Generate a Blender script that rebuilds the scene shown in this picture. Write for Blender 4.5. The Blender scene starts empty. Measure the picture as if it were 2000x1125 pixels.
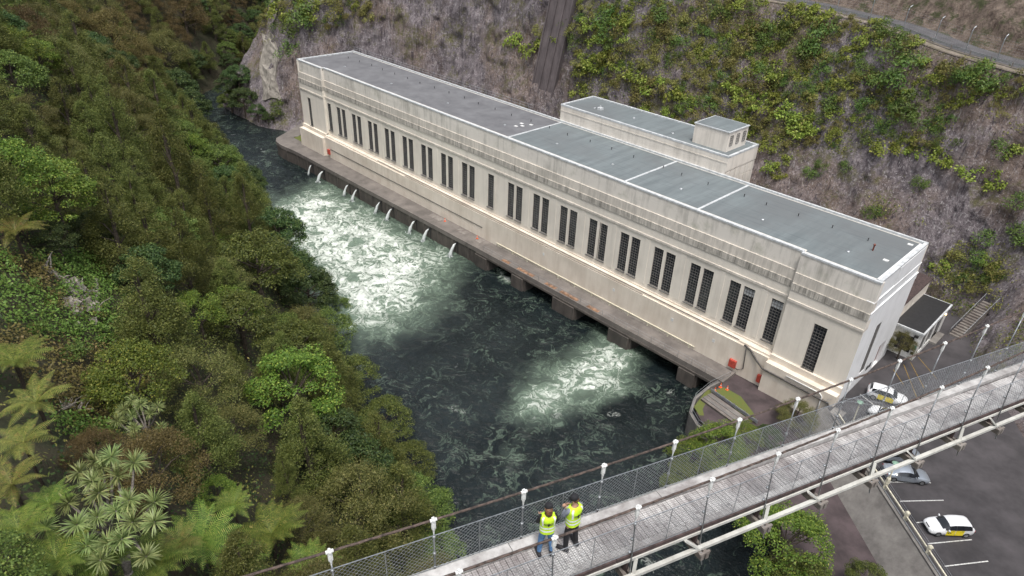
import bpy, bmesh, math, random
import numpy as np
from mathutils import Vector, Matrix
from mathutils.bvhtree import BVHTree

scene = bpy.context.scene
COL = scene.collection
# ------------------------------------------------------------------ camera
F_PX = 1319.0                       # focal length in pixels of the 2000 px wide photograph
YAW, PITCH, ROLL = -0.787818, 0.544060, 0.041659
CAM = np.array([17.4243, -75.4369, 55.2532])
def cam_basis():
    fwd = np.array([math.sin(YAW)*math.cos(PITCH), math.cos(YAW)*math.cos(PITCH), -math.sin(PITCH)])
    right = np.array([math.cos(YAW), -math.sin(YAW), 0.0]); up = np.cross(right, fwd)
    c, s = math.cos(ROLL), math.sin(ROLL)
    return c*right + s*up, -s*right + c*up, fwd
CR, CU, CF = cam_basis()
cam_data = bpy.data.cameras.new('camera'); cam = bpy.data.objects.new('camera', cam_data); COL.objects.link(cam)
cam_data.sensor_width = 36.0; cam_data.lens = F_PX/2000.0*36.0
cam_data.clip_start = 0.5; cam_data.clip_end = 3000
mw = Matrix.Identity(4)
for i in range(3):
    mw[i][0] = CR[i]; mw[i][1] = CU[i]; mw[i][2] = -CF[i]; mw[i][3] = CAM[i]
cam.matrix_world = mw
scene.camera = cam
def ray(x, y):
    return CR*((x-1000)/F_PX) - CU*((y-562.5)/F_PX) + CF
def onz(x, y, z):
    d = ray(x, y); return CAM + d*((z-CAM[2])/d[2])
def ony(x, y, Y):
    d = ray(x, y); return CAM + d*((Y-CAM[1])/d[1])
def onx(x, y, X):
    d = ray(x, y); return CAM + d*((X-CAM[0])/d[0])
def to_px(P):
    v = np.asarray(P, float)-CAM; w = v@CF
    return 1000+F_PX*(v@CR)/w, 562.5-F_PX*(v@CU)/w, w
# ------------------------------------------------------------------ light
SUN_EL, SUN_AZ = math.radians(69), math.radians(128)      # azimuth measured clockwise from +Y
world = bpy.data.worlds.new('World'); scene.world = world; world.use_nodes = True
wt = world.node_tree; wt.nodes.clear()
sky = wt.nodes.new('ShaderNodeTexSky'); sky.sky_type = 'NISHITA'; sky.sun_disc = False
sky.sun_elevation = SUN_EL; sky.sun_rotation = SUN_AZ; sky.air_density = 1.0; sky.dust_density = 3.0; sky.ozone_density = 1.0
hs = wt.nodes.new('ShaderNodeHueSaturation'); hs.inputs['Saturation'].default_value = 0.35
bg = wt.nodes.new('ShaderNodeBackground'); bg.inputs['Strength'].default_value = 0.14
wo = wt.nodes.new('ShaderNodeOutputWorld')
wt.links.new(sky.outputs[0], hs.inputs['Color']); wt.links.new(hs.outputs[0], bg.inputs['Color']); wt.links.new(bg.outputs[0], wo.inputs['Surface'])
sd = bpy.data.lights.new('sun', 'SUN'); sd.energy = 1.45; sd.angle = math.radians(14); sd.color = (1.0, 0.95, 0.88)
sun = bpy.data.objects.new('sun', sd); COL.objects.link(sun)
sdir = Vector((math.sin(SUN_AZ)*math.cos(SUN_EL), math.cos(SUN_AZ)*math.cos(SUN_EL), math.sin(SUN_EL)))
sun.rotation_euler = sdir.to_track_quat('Z', 'Y').to_euler(); sun.location = (0, -40, 120)
scene.view_settings.view_transform = 'Standard'; scene.view_settings.look = 'None'
scene.view_settings.exposure = 0.80; scene.view_settings.gamma = 1.0
scene.view_settings.use_curve_mapping = False

# ------------------------------------------------------------------ numpy noise
def _h(ix, iy, iz, seed):
    n = (ix*374761393 + iy*668265263 + iz*2147483647 + seed*1274126177) & 0xffffffff
    n = ((n ^ (n >> 13))*1274126177) & 0xffffffff
    n = ((n ^ (n >> 16))*2246822519) & 0xffffffff
    return ((n ^ (n >> 15)) & 0xffffff)/float(0xffffff)
def vnoise(x, y, z=0.0, seed=0):
    x = np.asarray(x, float); y = np.asarray(y, float); z = np.zeros_like(x)+z
    ix, iy, iz = [np.floor(a).astype(np.int64) for a in (x, y, z)]
    fx, fy, fz = x-ix, y-iy, z-iz
    fx, fy, fz = [f*f*f*(f*(f*6-15)+10) for f in (fx, fy, fz)]
    r = 0
    for a in (0, 1):
        wx = fx if a else 1-fx
        for b in (0, 1):
            wy = fy if b else 1-fy
            for c in (0, 1):
                wz = fz if c else 1-fz
                r = r + wx*wy*wz*_h(ix+a, iy+b, iz+c, seed)
    return r*2-1
def fbm(x, y, z=0.0, seed=0, octv=4, gain=0.5):
    s = 0; a = 1.0; t = 0
    for o in range(octv):
        s = s + a*vnoise(x*2**o, y*2**o, np.asarray(z)*2**o, seed+o*17); t += a; a *= gain
    return s/t

# ------------------------------------------------------------------ mesh helpers
def link(o, parent=None):
    COL.objects.link(o)
    if parent is not None: o.parent = parent
    return o
def tag(o, label=None, cat=None, group=None, kind=None):
    if label: o['label'] = label
    if cat: o['category'] = cat
    if group: o['group'] = group
    if kind: o['kind'] = kind
    return o
def empty(name, loc=(0, 0, 0), rz=0.0, label=None, cat=None, group=None):
    o = bpy.data.objects.new(name, None); o.empty_display_size = 0.3
    link(o); o.location = loc; o.rotation_euler = (0, 0, rz)
    return tag(o, label, cat, group)
def mesh_np(name, V, Fq, smooth=False):
    """V (n,3) array, Fq (m,k) int array of equal-sized faces"""
    me = bpy.data.meshes.new(name)
    V = np.asarray(V, np.float32); Fq = np.asarray(Fq, np.int32)
    me.vertices.add(len(V)); me.vertices.foreach_set('co', V.ravel())
    m, k = Fq.shape
    me.loops.add(m*k); me.loops.foreach_set('vertex_index', Fq.ravel())
    me.polygons.add(m); me.polygons.foreach_set('loop_start', np.arange(0, m*k, k, dtype=np.int32))
    if smooth: me.polygons.foreach_set('use_smooth', np.ones(m, bool))
    me.update(calc_edges=True); me.validate()
    return me
def obj(name, me, mat=None, parent=None, loc=None):
    o = bpy.data.objects.new(name, me); link(o, parent)
    if mat is not None and len(me.materials) == 0: me.materials.append(mat)
    if loc is not None: o.location = loc
    return o
class MB:
    """collects boxes, prisms, tubes and sheets for ONE mesh object"""
    def __init__(s): s.v = []; s.f = []; s.smooth_from = None
    def add(s, vs, fs):
        b = len(s.v); s.v += [tuple(map(float, v)) for v in vs]; s.f += [tuple(i+b for i in f) for f in fs]; return s
    def box(s, x0, x1, y0, y1, z0, z1):
        return s.add([(x0,y0,z0),(x1,y0,z0),(x1,y1,z0),(x0,y1,z0),(x0,y0,z1),(x1,y0,z1),(x1,y1,z1),(x0,y1,z1)],
                     [(0,3,2,1),(4,5,6,7),(0,1,5,4),(1,2,6,5),(2,3,7,6),(3,0,4,7)])
    def hexa(s, b4, t4):
        return s.add(list(b4)+list(t4), [(0,3,2,1),(4,5,6,7),(0,1,5,4),(1,2,6,5),(2,3,7,6),(3,0,4,7)])
    def beam(s, a, b, w, h, up=(0,0,1)):
        a = np.array(a, float); b = np.array(b, float); d = b-a; d /= np.linalg.norm(d)
        sd = np.cross(d, up); n = np.linalg.norm(sd)
        if n < 1e-6: sd = np.array([1.,0,0])
        else: sd /= n
        u = np.cross(sd, d)
        c = [(-1,-1),(1,-1),(1,1),(-1,1)]
        B = [a+sd*(i*w/2)+u*(j*h/2) for i, j in c]; T = [b+sd*(i*w/2)+u*(j*h/2) for i, j in c]
        return s.add(B+T, [(0,1,2,3),(7,6,5,4),(0,4,5,1),(1,5,6,2),(2,6,7,3),(3,7,4,0)])
    def tube(s, pts, r, n=6, cap=True):
        pts = [np.array(q, float) for q in pts]; rs = r if hasattr(r, '__len__') else [r]*len(pts)
        b = len(s.v); ref = np.array([0.31, 0.17, 0.93])
        for i, q in enumerate(pts):
            d = pts[min(i+1, len(pts)-1)]-pts[max(i-1, 0)]; L = np.linalg.norm(d); d = d/L if L > 0 else np.array([0,0,1.])
            if abs(d@ref) > .97: rr = np.array([1.,0,0])
            else: rr = ref
            u = np.cross(d, rr); u /= np.linalg.norm(u); w = np.cross(d, u)
            for k in range(n):
                a = 2*math.pi*k/n; s.v.append(tuple(q+rs[i]*(math.cos(a)*u+math.sin(a)*w)))
        for i in range(len(pts)-1):
            for k in range(n):
                k2 = (k+1) % n
                s.f.append((b+i*n+k, b+i*n+k2, b+(i+1)*n+k2, b+(i+1)*n+k))
        if cap:
            s.f.append(tuple(b+k for k in range(n))[::-1]); s.f.append(tuple(b+(len(pts)-1)*n+k for k in range(n)))
        return s
    def lathe(s, prof, c=(0,0,0), n=12, axis='z'):
        b = len(s.v)
        for r, z in prof:
            for k in range(n):
                a = 2*math.pi*k/n; p = (r*math.cos(a), r*math.sin(a), z)
                if axis == 'y': p = (p[0], p[2], p[1])
                s.v.append((p[0]+c[0], p[1]+c[1], p[2]+c[2]))
        for i in range(len(prof)-1):
            for k in range(n):
                k2 = (k+1) % n; s.f.append((b+i*n+k, b+i*n+k2, b+(i+1)*n+k2, b+(i+1)*n+k))
        s.f.append(tuple(b+k for k in range(n))[::-1]); s.f.append(tuple(b+(len(prof)-1)*n+k for k in range(n)))
        return s
    def prism(s, poly, y0, y1):
        """poly of (x,z), extruded along y"""
        n = len(poly)
        return s.add([(x, y0, z) for x, z in poly]+[(x, y1, z) for x, z in poly],
                     [tuple(range(n)), tuple(range(2*n-1, n-1, -1))]+[(i, n+i, n+(i+1) % n, (i+1) % n) for i in range(n)])
    def mesh(s, name='m', smooth=False):
        me = bpy.data.meshes.new(name); me.from_pydata(s.v, [], s.f); me.update()
        bm = bmesh.new(); bm.from_mesh(me); bmesh.ops.recalc_face_normals(bm, faces=bm.faces); bm.to_mesh(me); bm.free()
        if smooth: me.polygons.foreach_set('use_smooth', np.ones(len(me.polygons), bool))
        return me
    def build(s, name, mat, parent=None, loc=None, smooth=False):
        return obj(name, s.mesh(name, smooth), mat, parent, loc)
def copy_tree(o, parent=None):
    c = o.copy(); link(c, parent)
    for ch in list(o.children): copy_tree(ch, c)
    return c

# ------------------------------------------------------------------ materials
def new_mat(name):
    m = bpy.data.materials.new(name); m.use_nodes = True
    nt = m.node_tree; nt.nodes.clear()
    out = nt.nodes.new('ShaderNodeOutputMaterial'); b = nt.nodes.new('ShaderNodeBsdfPrincipled')
    nt.links.new(b.outputs[0], out.inputs['Surface'])
    return m, nt, b, out
class NT:
    def __init__(s, nt): s.nt = nt
    def n(s, t, **kw):
        nd = s.nt.nodes.new('ShaderNode'+t)
        for k, v in kw.items():
            if k.startswith('_'): setattr(nd, k[1:], v)
            else:
                key = int(k[1:]) if k[0] == 'i' and k[1:].isdigit() else k.replace('__', ' ')
                if hasattr(v, 'is_linked') or isinstance(v, bpy.types.NodeSocket): s.nt.links.new(v, nd.inputs[key])
                else: nd.inputs[key].default_value = v
        return nd
    def coords(s, scale=(1,1,1), kind='Object', rot=(0,0,0)):
        tc = s.n('TexCoord'); mp = s.n('Mapping'); s.nt.links.new(tc.outputs[kind], mp.inputs['Vector'])
        mp.inputs['Scale'].default_value = scale; mp.inputs['Rotation'].default_value = rot
        return mp.outputs[0]
    def noise(s, vec, scale=1.0, detail=4, rough=.55, dist=0.0):
        return s.n('TexNoise', Vector=vec, Scale=scale, Detail=detail, Roughness=rough, Distortion=dist).outputs['Fac']
    def ramp(s, fac, stops, interp='LINEAR'):
        r = s.n('ValToRGB', Fac=fac); e = r.color_ramp.elements; r.color_ramp.interpolation = interp
        while len(e) < len(stops): e.new(0.5)
        for k, (p, c) in enumerate(stops):
            e[k].position = p; e[k].color = tuple(c)[:3]+(1,) if hasattr(c, '__len__') else (c, c, c, 1)
        return r.outputs[0]
    def mix(s, fac, a, b, mode='MIX'):
        m = s.n('Mix', _data_type='RGBA', _blend_type=mode)
        for key, v in ((0, fac), (6, a), (7, b)):
            if isinstance(v, bpy.types.NodeSocket): s.nt.links.new(v, m.inputs[key])
            else: m.inputs[key].default_value = v if not hasattr(v, '__len__') else tuple(v)[:3]+(1,)
        return m.outputs[2]
    def math(s, op, a, b=0.0, clamp=False):
        m = s.n('Math', _operation=op, _use_clamp=clamp)
        for k, v in ((0, a), (1, b)):
            if isinstance(v, bpy.types.NodeSocket): s.nt.links.new(v, m.inputs[k])
            else: m.inputs[k].default_value = v
        return m.outputs[0]
    def bump(s, h, strength=.3, dist=.05):
        return s.n('Bump', Height=h, Strength=strength, Distance=dist).outputs[0]
def pmat(name, col, rough=.7, metal=0.0, var=.18, scale=3.0, col2=None, bump=0.0, bscale=25.0, bdist=.02, stretch=(1,1,1), kind='Object', rnd=0.0, spec=.5):
    m, nt, b, out = new_mat(name); N = NT(nt)
    v = N.coords(stretch, kind)
    f = N.noise(v, scale, 5, .6)
    c2 = col2 if col2 else tuple(c*(1-var*1.6) for c in col)
    c1 = tuple(min(1, c*(1+var*.5)) for c in col)
    c = N.mix(N.ramp(f, [(.32, 0.0), (.68, 1.0)]), c1, c2)
    if rnd:
        oi = N.n('ObjectInfo'); g = N.math('MULTIPLY_ADD', oi.outputs['Random'], rnd*2); nt.nodes[-1].inputs[2].default_value = 1-rnd
        hsv = N.n('HueSaturation', Color=c, Value=g); c = hsv.outputs[0]
    nt.links.new(c, b.inputs['Base Color'])
    b.inputs['Roughness'].default_value = rough; b.inputs['Metallic'].default_value = metal; b.inputs['Specular IOR Level'].default_value = spec
    if bump:
        h = N.noise(v, bscale, 4, .6); nt.links.new(N.bump(h, bump, bdist), b.inputs['Normal'])
    return m
def leafmat(name, c1, c2, tip=None, rough=.55, transl=.25, hue=.02):
    m, nt, b, out = new_mat(name); N = NT(nt)
    g = N.n('NewGeometry'); oi = N.n('ObjectInfo')
    v = N.coords((1,1,1), 'Object')
    f = N.noise(v, .9, 3, .6)
    k = N.math('ADD', N.math('MULTIPLY', g.outputs['Random Per Island'], .65), N.math('MULTIPLY', f, .6))
    c = N.mix(N.ramp(k, [(.25, 0.0), (.95, 1.0)]), c1, c2)
    if tip is not None:
        c = N.mix(N.ramp(g.outputs['Random Per Island'], [(.82, 0.0), (.97, 1.0)]), c, tip)
    val = N.math('MULTIPLY_ADD', oi.outputs['Random'], .6); nt.nodes[-1].inputs[2].default_value = .88
    hu = N.math('MULTIPLY_ADD', oi.outputs['Random'], hue*2); nt.nodes[-1].inputs[2].default_value = .5-hue
    hsv = N.n('HueSaturation', Color=c, Value=val, Hue=hu)
    nt.links.new(hsv.outputs[0], b.inputs['Base Color']); b.inputs['Roughness'].default_value = rough
    b.inputs['Specular IOR Level'].default_value = .3
    tr = N.n('BsdfTranslucent', Color=hsv.outputs[0]); mx = N.n('MixShader', Fac=transl)
    nt.links.new(b.outputs[0], mx.inputs[1]); nt.links.new(tr.outputs[0], mx.inputs[2]); nt.links.new(mx.outputs[0], out.inputs['Surface'])
    return m
def streakmat(name, base, stain, amount=.5, sx=1.4, sz=.09, rough=.8, thresh=(.45, .75), light=None, bump=.15, algae=None):
    """painted or bare concrete with vertical run-off streaks and blotches"""
    m, nt, b, out = new_mat(name); N = NT(nt)
    v = N.coords((sx, sx, sz)); st = N.noise(v, 1.0, 6, .68)
    w = N.coords((1, 1, 1)); bl = N.noise(w, .22, 5, .6); fine = N.noise(w, 6.0, 3, .6)
    f = N.math('ADD', N.math('MULTIPLY', st, .7), N.math('MULTIPLY', bl, .42))
    f = N.ramp(f, [(thresh[0], 0.0), (thresh[1], 1.0)])
    f = N.math('MULTIPLY', f, amount)
    c = N.mix(N.ramp(bl, [(.3, 0.0), (.7, 1.0)]), base, tuple(x*.9 for x in base))
    c = N.mix(f, c, stain)
    if algae is not None:
        c = N.mix(N.math('MULTIPLY', N.ramp(N.noise(w, .35, 5, .7), [(.55, 0.0), (.75, 1.0)]), .55), c, algae)
    c = N.mix(N.math('MULTIPLY', fine, .16), c, tuple(x*.55 for x in base))
    nt.links.new(c, b.inputs['Base Color']); b.inputs['Roughness'].default_value = rough
    nt.links.new(N.bump(N.noise(w, 9.0, 4, .6), bump, .03), b.inputs['Normal'])
    return m
MAT = {}
MAT['wall'] = streakmat('cream_concrete', (.81, .755, .67), (.40, .37, .325), .42, thresh=(.52, .86))
MAT['frieze'] = streakmat('stained_frieze', (.79, .745, .68), (.17, .165, .14), .72, sx=1.5, sz=.14, thresh=(.55, .82), algae=(.30, .31, .22))
MAT['band'] = streakmat('stained_band', (.74, .685, .61), (.21, .20, .175), .62, sx=2.2, sz=.3, thresh=(.46, .76))
MAT['plinth'] = streakmat('plinth_render', (.80, .725, .625), (.42, .335, .25), .6, sx=.9, sz=.14, thresh=(.48, .84))
MAT['endwall'] = streakmat('white_end_wall', (.80, .81, .82), (.36, .36, .35), .4, thresh=(.54, .85))
MAT['annex'] = streakmat('annex_concrete', (.79, .73, .65), (.22, .20, .17), .55, thresh=(.52, .80))
MAT['quay'] = streakmat('wet_quay_concrete', (.135, .115, .10), (.035, .032, .03), .85, sx=1.2, sz=.3, rough=.75, thresh=(.40, .70), bump=.4)
MAT['quaytop'] = streakmat('worn_quay_paving', (.22, .195, .175), (.09, .08, .073), .8, sx=.5, sz=.5, rough=.85, thresh=(.42, .68), bump=.3)
MAT['coping'] = pmat('white_coping', (.56, .58, .59), .6, var=.2, scale=1.5)
MAT['white'] = pmat('white_paint', (.76, .76, .74), .55, var=.2, scale=6)
MAT['cream'] = pmat('cream_paint', (.70, .66, .52), .6, var=.25, scale=5)
MAT['beam'] = streakmat('white_bridge_paint', (.60, .60, .56), (.24, .22, .19), .6, sx=2.5, sz=2.5, thresh=(.5, .75))
MAT['glass'] = pmat('dark_glass', (.045, .050, .060), .08, var=.5, scale=.7, spec=.7)
MAT['muntin'] = pmat('steel_glazing_bar', (.16, .155, .15), .6, var=.3)
MAT['darkmetal'] = pmat('dark_metal', (.04, .04, .042), .5, metal=.3)
MAT['galv'] = pmat('galvanised_steel', (.42, .44, .46), .42, metal=.7, var=.25, scale=8)
MAT['cast'] = pmat('white_cast_clamp', (.78, .79, .77), .55, var=.2, scale=20)
MAT['rust'] = pmat('rusty_cable', (.105, .075, .062), .8, var=.5, scale=9, bump=.5, bscale=60)
MAT['timber'] = streakmat('weathered_timber', (.30, .275, .25), (.10, .08, .07), .8, sx=1.2, sz=1.2, rough=.9, thresh=(.40, .66), bump=.5)
MAT['kerb'] = streakmat('lichened_kerb_timber', (.54, .53, .515), (.15, .13, .125), .75, sx=2.2, sz=2.2, rough=.9, thresh=(.42, .66), bump=.5)
MAT['darktimber'] = pmat('dark_timber', (.075, .05, .047), .85, var=.4, scale=4, bump=.4)
MAT['red'] = pmat('red_enamel', (.50, .075, .05), .45, var=.2)
MAT['orange'] = pmat('orange_plastic', (.85, .13, .03), .45, var=.1)
MAT['redbrown'] = pmat('red_brown_door', (.16, .035, .02), .5)
MAT['pipe'] = pmat('lagged_pipe', (.10, .09, .085), .6, var=.4)
MAT['asphalt'] = pmat('asphalt', (.055, .051, .054), .9, var=.35, scale=.35, col2=(.032, .030, .032), bump=.35, bscale=40)
MAT['yard'] = pmat('yard_asphalt', (.056, .051, .054), .9, var=.5, scale=.3, col2=(.028, .026, .028), bump=.35, bscale=40)
MAT['redroad'] = pmat('red_chip_road', (.078, .058, .060), .9, var=.3, scale=.5, bump=.35, bscale=40)
MAT['roadtop'] = pmat('grey_road_seal', (.095, .092, .097), .9, var=.25, scale=.5)
MAT['paint'] = pmat('road_paint', (.62, .62, .60), .7, var=.35, scale=7)
MAT['ypaint'] = pmat('yellow_road_paint', (.30, .19, .035), .8, var=.5, scale=5)
MAT['batter'] = streakmat('concrete_batter', (.26, .245, .225), (.11, .10, .095), .8, sx=.8, sz=.8, rough=.9, thresh=(.42, .68), bump=.4)
MAT['bark'] = pmat('bark', (.085, .066, .05), .9, var=.5, scale=5, bump=.6, bscale=14)
MAT['deadwood'] = pmat('bleached_dead_wood', (.36, .32, .28), .9, var=.4, scale=6, bump=.5)
MAT['tyre'] = pmat('tyre_rubber', (.018, .018, .019), .8)
MAT['rim'] = pmat('alloy_rim', (.40, .41, .42), .35, metal=.8)
MAT['carglass'] = pmat('car_glass', (.012, .015, .02), .06, var=.3, spec=.8)
MAT['carwhite'] = pmat('white_car_paint', (.74, .75, .76), .22, var=.04)
MAT['carsilver'] = pmat('silver_car_paint', (.38, .42, .47), .28, metal=.55, var=.05)
MAT['yellow'] = pmat('yellow_vinyl', (.82, .66, .02), .35, var=.06)
MAT['lamp'] = pmat('headlamp_lens', (.55, .57, .6), .12, spec=.8)
MAT['tail'] = pmat('tail_lamp', (.35, .02, .02), .2)
MAT['black'] = pmat('black_print', (.012, .012, .012), .6)
# ================================================================== SETTING
WATER = -5.3
def poly_sdf(px, py, poly):
    """signed distance to a polygon, negative inside"""
    px = np.asarray(px, float); py = np.asarray(py, float)
    d = np.full(px.shape, 1e18); s = np.ones(px.shape)
    n = len(poly)
    for i in range(n):
        ax, ay = poly[i]; bx, by = poly[i-1]
        ex, ey = bx-ax, by-ay; wx, wy = px-ax, py-ay
        t = np.clip((wx*ex+wy*ey)/(ex*ex+ey*ey), 0, 1)
        d = np.minimum(d, (wx-ex*t)**2+(wy-ey*t)**2)
        c1 = py >= ay; c2 = py < by; c3 = ex*wy > ey*wx
        flip = (c1 & c2 & c3) | (~c1 & ~c2 & ~c3)
        s = np.where(flip, -s, s)
    return s*np.sqrt(d)
# left shore: the river lies north (+y) of it
SHORE = [(-420,140),(-300,95),(-238,45),(-207,10),(-192,-7),(-150,-20),(-110,-23.5),(-80,-32),(-55,-39.5),(-25,-47),(-5,-52),(15,-57),(60,-75),(160,-110)]
LAND_L = SHORE + [(160,-400),(-420,-400)]
def ground_left(x, y):
    d = -poly_sdf(x, y, LAND_L)                       # metres inland
    h = np.where(d > 0, 1.12*np.minimum(d, 34)+.85*np.maximum(d-34, 0), d*.9)
    h = h + np.where(d > 1, 1.6*fbm(np.asarray(x)*.06, np.asarray(y)*.06, seed=5)+.5*fbm(np.asarray(x)*.3, np.asarray(y)*.3, seed=8), 0)
    return np.minimum(h-5.5, 75)
def grid_mesh(name, xs, ys, hf, smooth=True):
    X, Y = np.meshgrid(xs, ys); Z = hf(X, Y)
    V = np.stack([X.ravel(), Y.ravel(), Z.ravel()], 1); nx, ny = len(xs), len(ys)
    i = np.arange((nx-1)*(ny-1)); r, c = i//(nx-1), i % (nx-1); a = r*nx+c
    return mesh_np(name, V, np.stack([a, a+1, a+nx+1, a+nx], 1), smooth), X, Y, Z
# --- soil / forest floor
m, nt, b, out = new_mat('forest_floor'); N = NT(nt); v = N.coords()
c = N.mix(N.ramp(N.noise(v, .25, 6, .65), [(.35, 0.0), (.62, 1.0)]), (.030, .036, .014), (.060, .048, .028))
c = N.mix(N.ramp(N.noise(v, 1.7, 5, .7), [(.5, 0.0), (.75, 1.0)]), c, (.035, .055, .016))
nt.links.new(c, b.inputs['Base Color']); b.inputs['Roughness'].default_value = .95
nt.links.new(N.bump(N.noise(v, 2.5, 6, .7), .9, .4), b.inputs['Normal']); MAT['soil'] = m
xs = np.concatenate([np.arange(-420, -230, 6), np.arange(-230, 40, 1.6), np.arange(40, 161, 6)])
ys = np.concatenate([np.arange(-400, -150, 10), np.arange(-150, 20, 1.6), np.arange(20, 141, 6)])
me, _, _, _ = grid_mesh('hillside', xs, ys, ground_left)
hill = obj('hillside', me, MAT['soil']); tag(hill, 'steep bush-covered river bank of dark soil', kind='structure')
# big base sheet that runs to the horizon, well under everything else
me = mesh_np('ground', [(-1500,-1500,-9.5),(1500,-1500,-9.5),(1500,1500,-9.5),(-1500,1500,-9.5)], [[0,1,2,3]])
tag(obj('ground', me, MAT['soil']), 'dark valley floor far below everything', kind='structure')

# --- river
FOAM_A = [(-114,-6),(-90,-5),(-68,-4.5),(-65,-11),(-56,-23),(-58,-33),(-74,-33),(-93,-28),(-112,-22)]
FOAM_B = [tuple(onz(x, y, WATER)[:2]) for x, y in [(1175,645),(1250,676),(1245,730),(1170,782),(1085,818),(1012,806),(1012,752),(1060,715),(1120,690)]]
FOAM_C = [tuple(onz(x, y, WATER)[:2]) for x, y in [(968,525),(1005,545),(1020,556),(990,552)]]
TRAIL = [tuple(onz(x, y, WATER)[:2]) for x, y in [(700,560),(860,520),(800,610),(720,660)]]
TRAIL2 = [tuple(onz(x, y, WATER)[:2]) for x, y in [(1020,790),(1080,800),(1000,930),(940,900)]]
def sm(d, w): return np.clip(.5-d/w, 0, 1)
def foam_fields(X, Y):
    wx = X+2.2*fbm(X*.16, Y*.16, seed=31); wy = Y+2.2*fbm(X*.16, Y*.16, seed=47)
    a = sm(poly_sdf(wx, wy, FOAM_A)+1.5, 9); bb = sm(poly_sdf(wx, wy, FOAM_B)+.6, 5); cc = sm(poly_sdf(wx, wy, FOAM_C), 2)
    t = np.maximum(.70*sm(poly_sdf(wx, wy, TRAIL), 9), .32*sm(poly_sdf(wx, wy, TRAIL2), 6))
    foam = np.clip(np.maximum(np.maximum(a, bb*.88), cc), 0, 1)
    # outside the boils only a few drifting flecks
    foam = np.maximum(foam, t*.8)
    turb = np.clip(np.maximum(sm(poly_sdf(wx, wy, FOAM_A)-1, 14), np.maximum(sm(poly_sdf(wx, wy, FOAM_B), 8), t)), 0, 1)
    return foam, turb
def water_h(X, Y):
    foam, _ = foam_fields(X, Y)
    calm = .10*fbm(X*.40+Y*.2, Y*.6, seed=3, octv=4)+.05*fbm(X*1.3, Y*1.5, seed=6, octv=2)
    rough = .34*(1-np.abs(fbm(X*.45, Y*.45, seed=12, octv=4))*2.2)+.15*fbm(X*1.3, Y*1.3, seed=14, octv=3)
    return WATER+calm+foam*rough
xs = np.concatenate([np.arange(-330, -200, 8), np.arange(-200, -125, .6), np.arange(-125, 8, .38), np.arange(8, 60, 3)])
ys = np.concatenate([np.arange(-90, -58, 4), np.arange(-58, 6, .38), np.arange(6, 30, 1.2), np.arange(30, 130, 8)])
me, X, Y, Z = grid_mesh('river', xs, ys, water_h)
ff, tt = foam_fields(X, Y)
for nm_, arr in (('foam', ff), ('turbid', tt)):
    at = me.attributes.new(nm_, 'FLOAT', 'POINT'); at.data.foreach_set('value', arr.ravel().astype(np.float32))
m, nt, b, out = new_mat('river_water'); N = NT(nt)
fa = N.n('Attribute', _attribute_name='foam').outputs['Fac']; ta = N.n('Attribute', _attribute_name='turbid').outputs['Fac']
v = N.coords((1, 1, 1))
warp = N.n('TexNoise', Vector=v, Scale=.30, Detail=3.0).outputs['Color']
vm = N.n('VectorMath', _operation='MULTIPLY_ADD'); nt.links.new(warp, vm.inputs[0]); vm.inputs[1].default_value = (7.5, 7.5, 0); nt.links.new(v, vm.inputs[2]); wv = vm.outputs[0]
def ridged(vec, scale, det):
    q = N.noise(vec, scale, det, .62, .6)
    return N.math('SUBTRACT', 1.0, N.math('MULTIPLY', N.math('ABSOLUTE', N.math('SUBTRACT', q, .5)), 5.0), True)
r1 = ridged(wv, .34, 5); r2 = ridged(wv, .95, 5); r3 = N.noise(wv, .22, 5, .6)
pat = N.math('ADD', N.math('ADD', N.math('MULTIPLY', r1, .42), N.math('MULTIPLY', r2, .33)), N.math('MULTIPLY', r3, .55))
lvl = N.math('ADD', N.math('MULTIPLY', pat, 1.45), N.math('MULTIPLY', fa, .60))
hl = N.math('MULTIPLY', lvl, .5); foam = N.ramp(hl, [(.80, 0.0), (.97, 1.0)]); milk = N.ramp(hl, [(.66, 0.0), (.86, 1.0)])
# sparse flecks drifting on the calm water
fl = N.ramp(N.math('MULTIPLY', ridged(wv, .8, 5), N.ramp(N.noise(v, .2, 3, .5), [(.54, 0.0), (.70, 1.0)])), [(.74, 0.0), (.98, 1.0)])
foam = N.math('MAXIMUM', foam, N.math('MULTIPLY', fl, .34))
deep = N.mix(N.ramp(N.noise(v, .08, 4, .6), [(.35, 0.0), (.65, 1.0)]), (.005, .009, .010), (.013, .019, .020))
tq = N.ramp(N.math('ADD', ta, N.math('MULTIPLY', N.math('SUBTRACT', r3, .5), .7)), [(.15, 0.0), (.95, 1.0)])
col = N.mix(tq, deep, (.13, .175, .135))
col = N.mix(N.math('MULTIPLY', milk, .6), col, (.22, .30, .22)); col = N.mix(foam, col, (.70, .74, .68))
nt.links.new(col, b.inputs['Base Color'])
nt.links.new(N.math('ADD', N.math('MULTIPLY', foam, .5), .10), b.inputs['Roughness'])
b.inputs['IOR'].default_value = 1.33
hh = N.math('ADD', N.math('MULTIPLY', N.noise(wv, 1.0, 6, .68, .6), .7), N.math('MULTIPLY', foam, .35))
nt.links.new(N.bump(hh, .9, .42), b.inputs['Normal'])
river = obj('river', me, m); tag(river, 'dark green river with white boiling water below the powerhouse', kind='structure')

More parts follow.
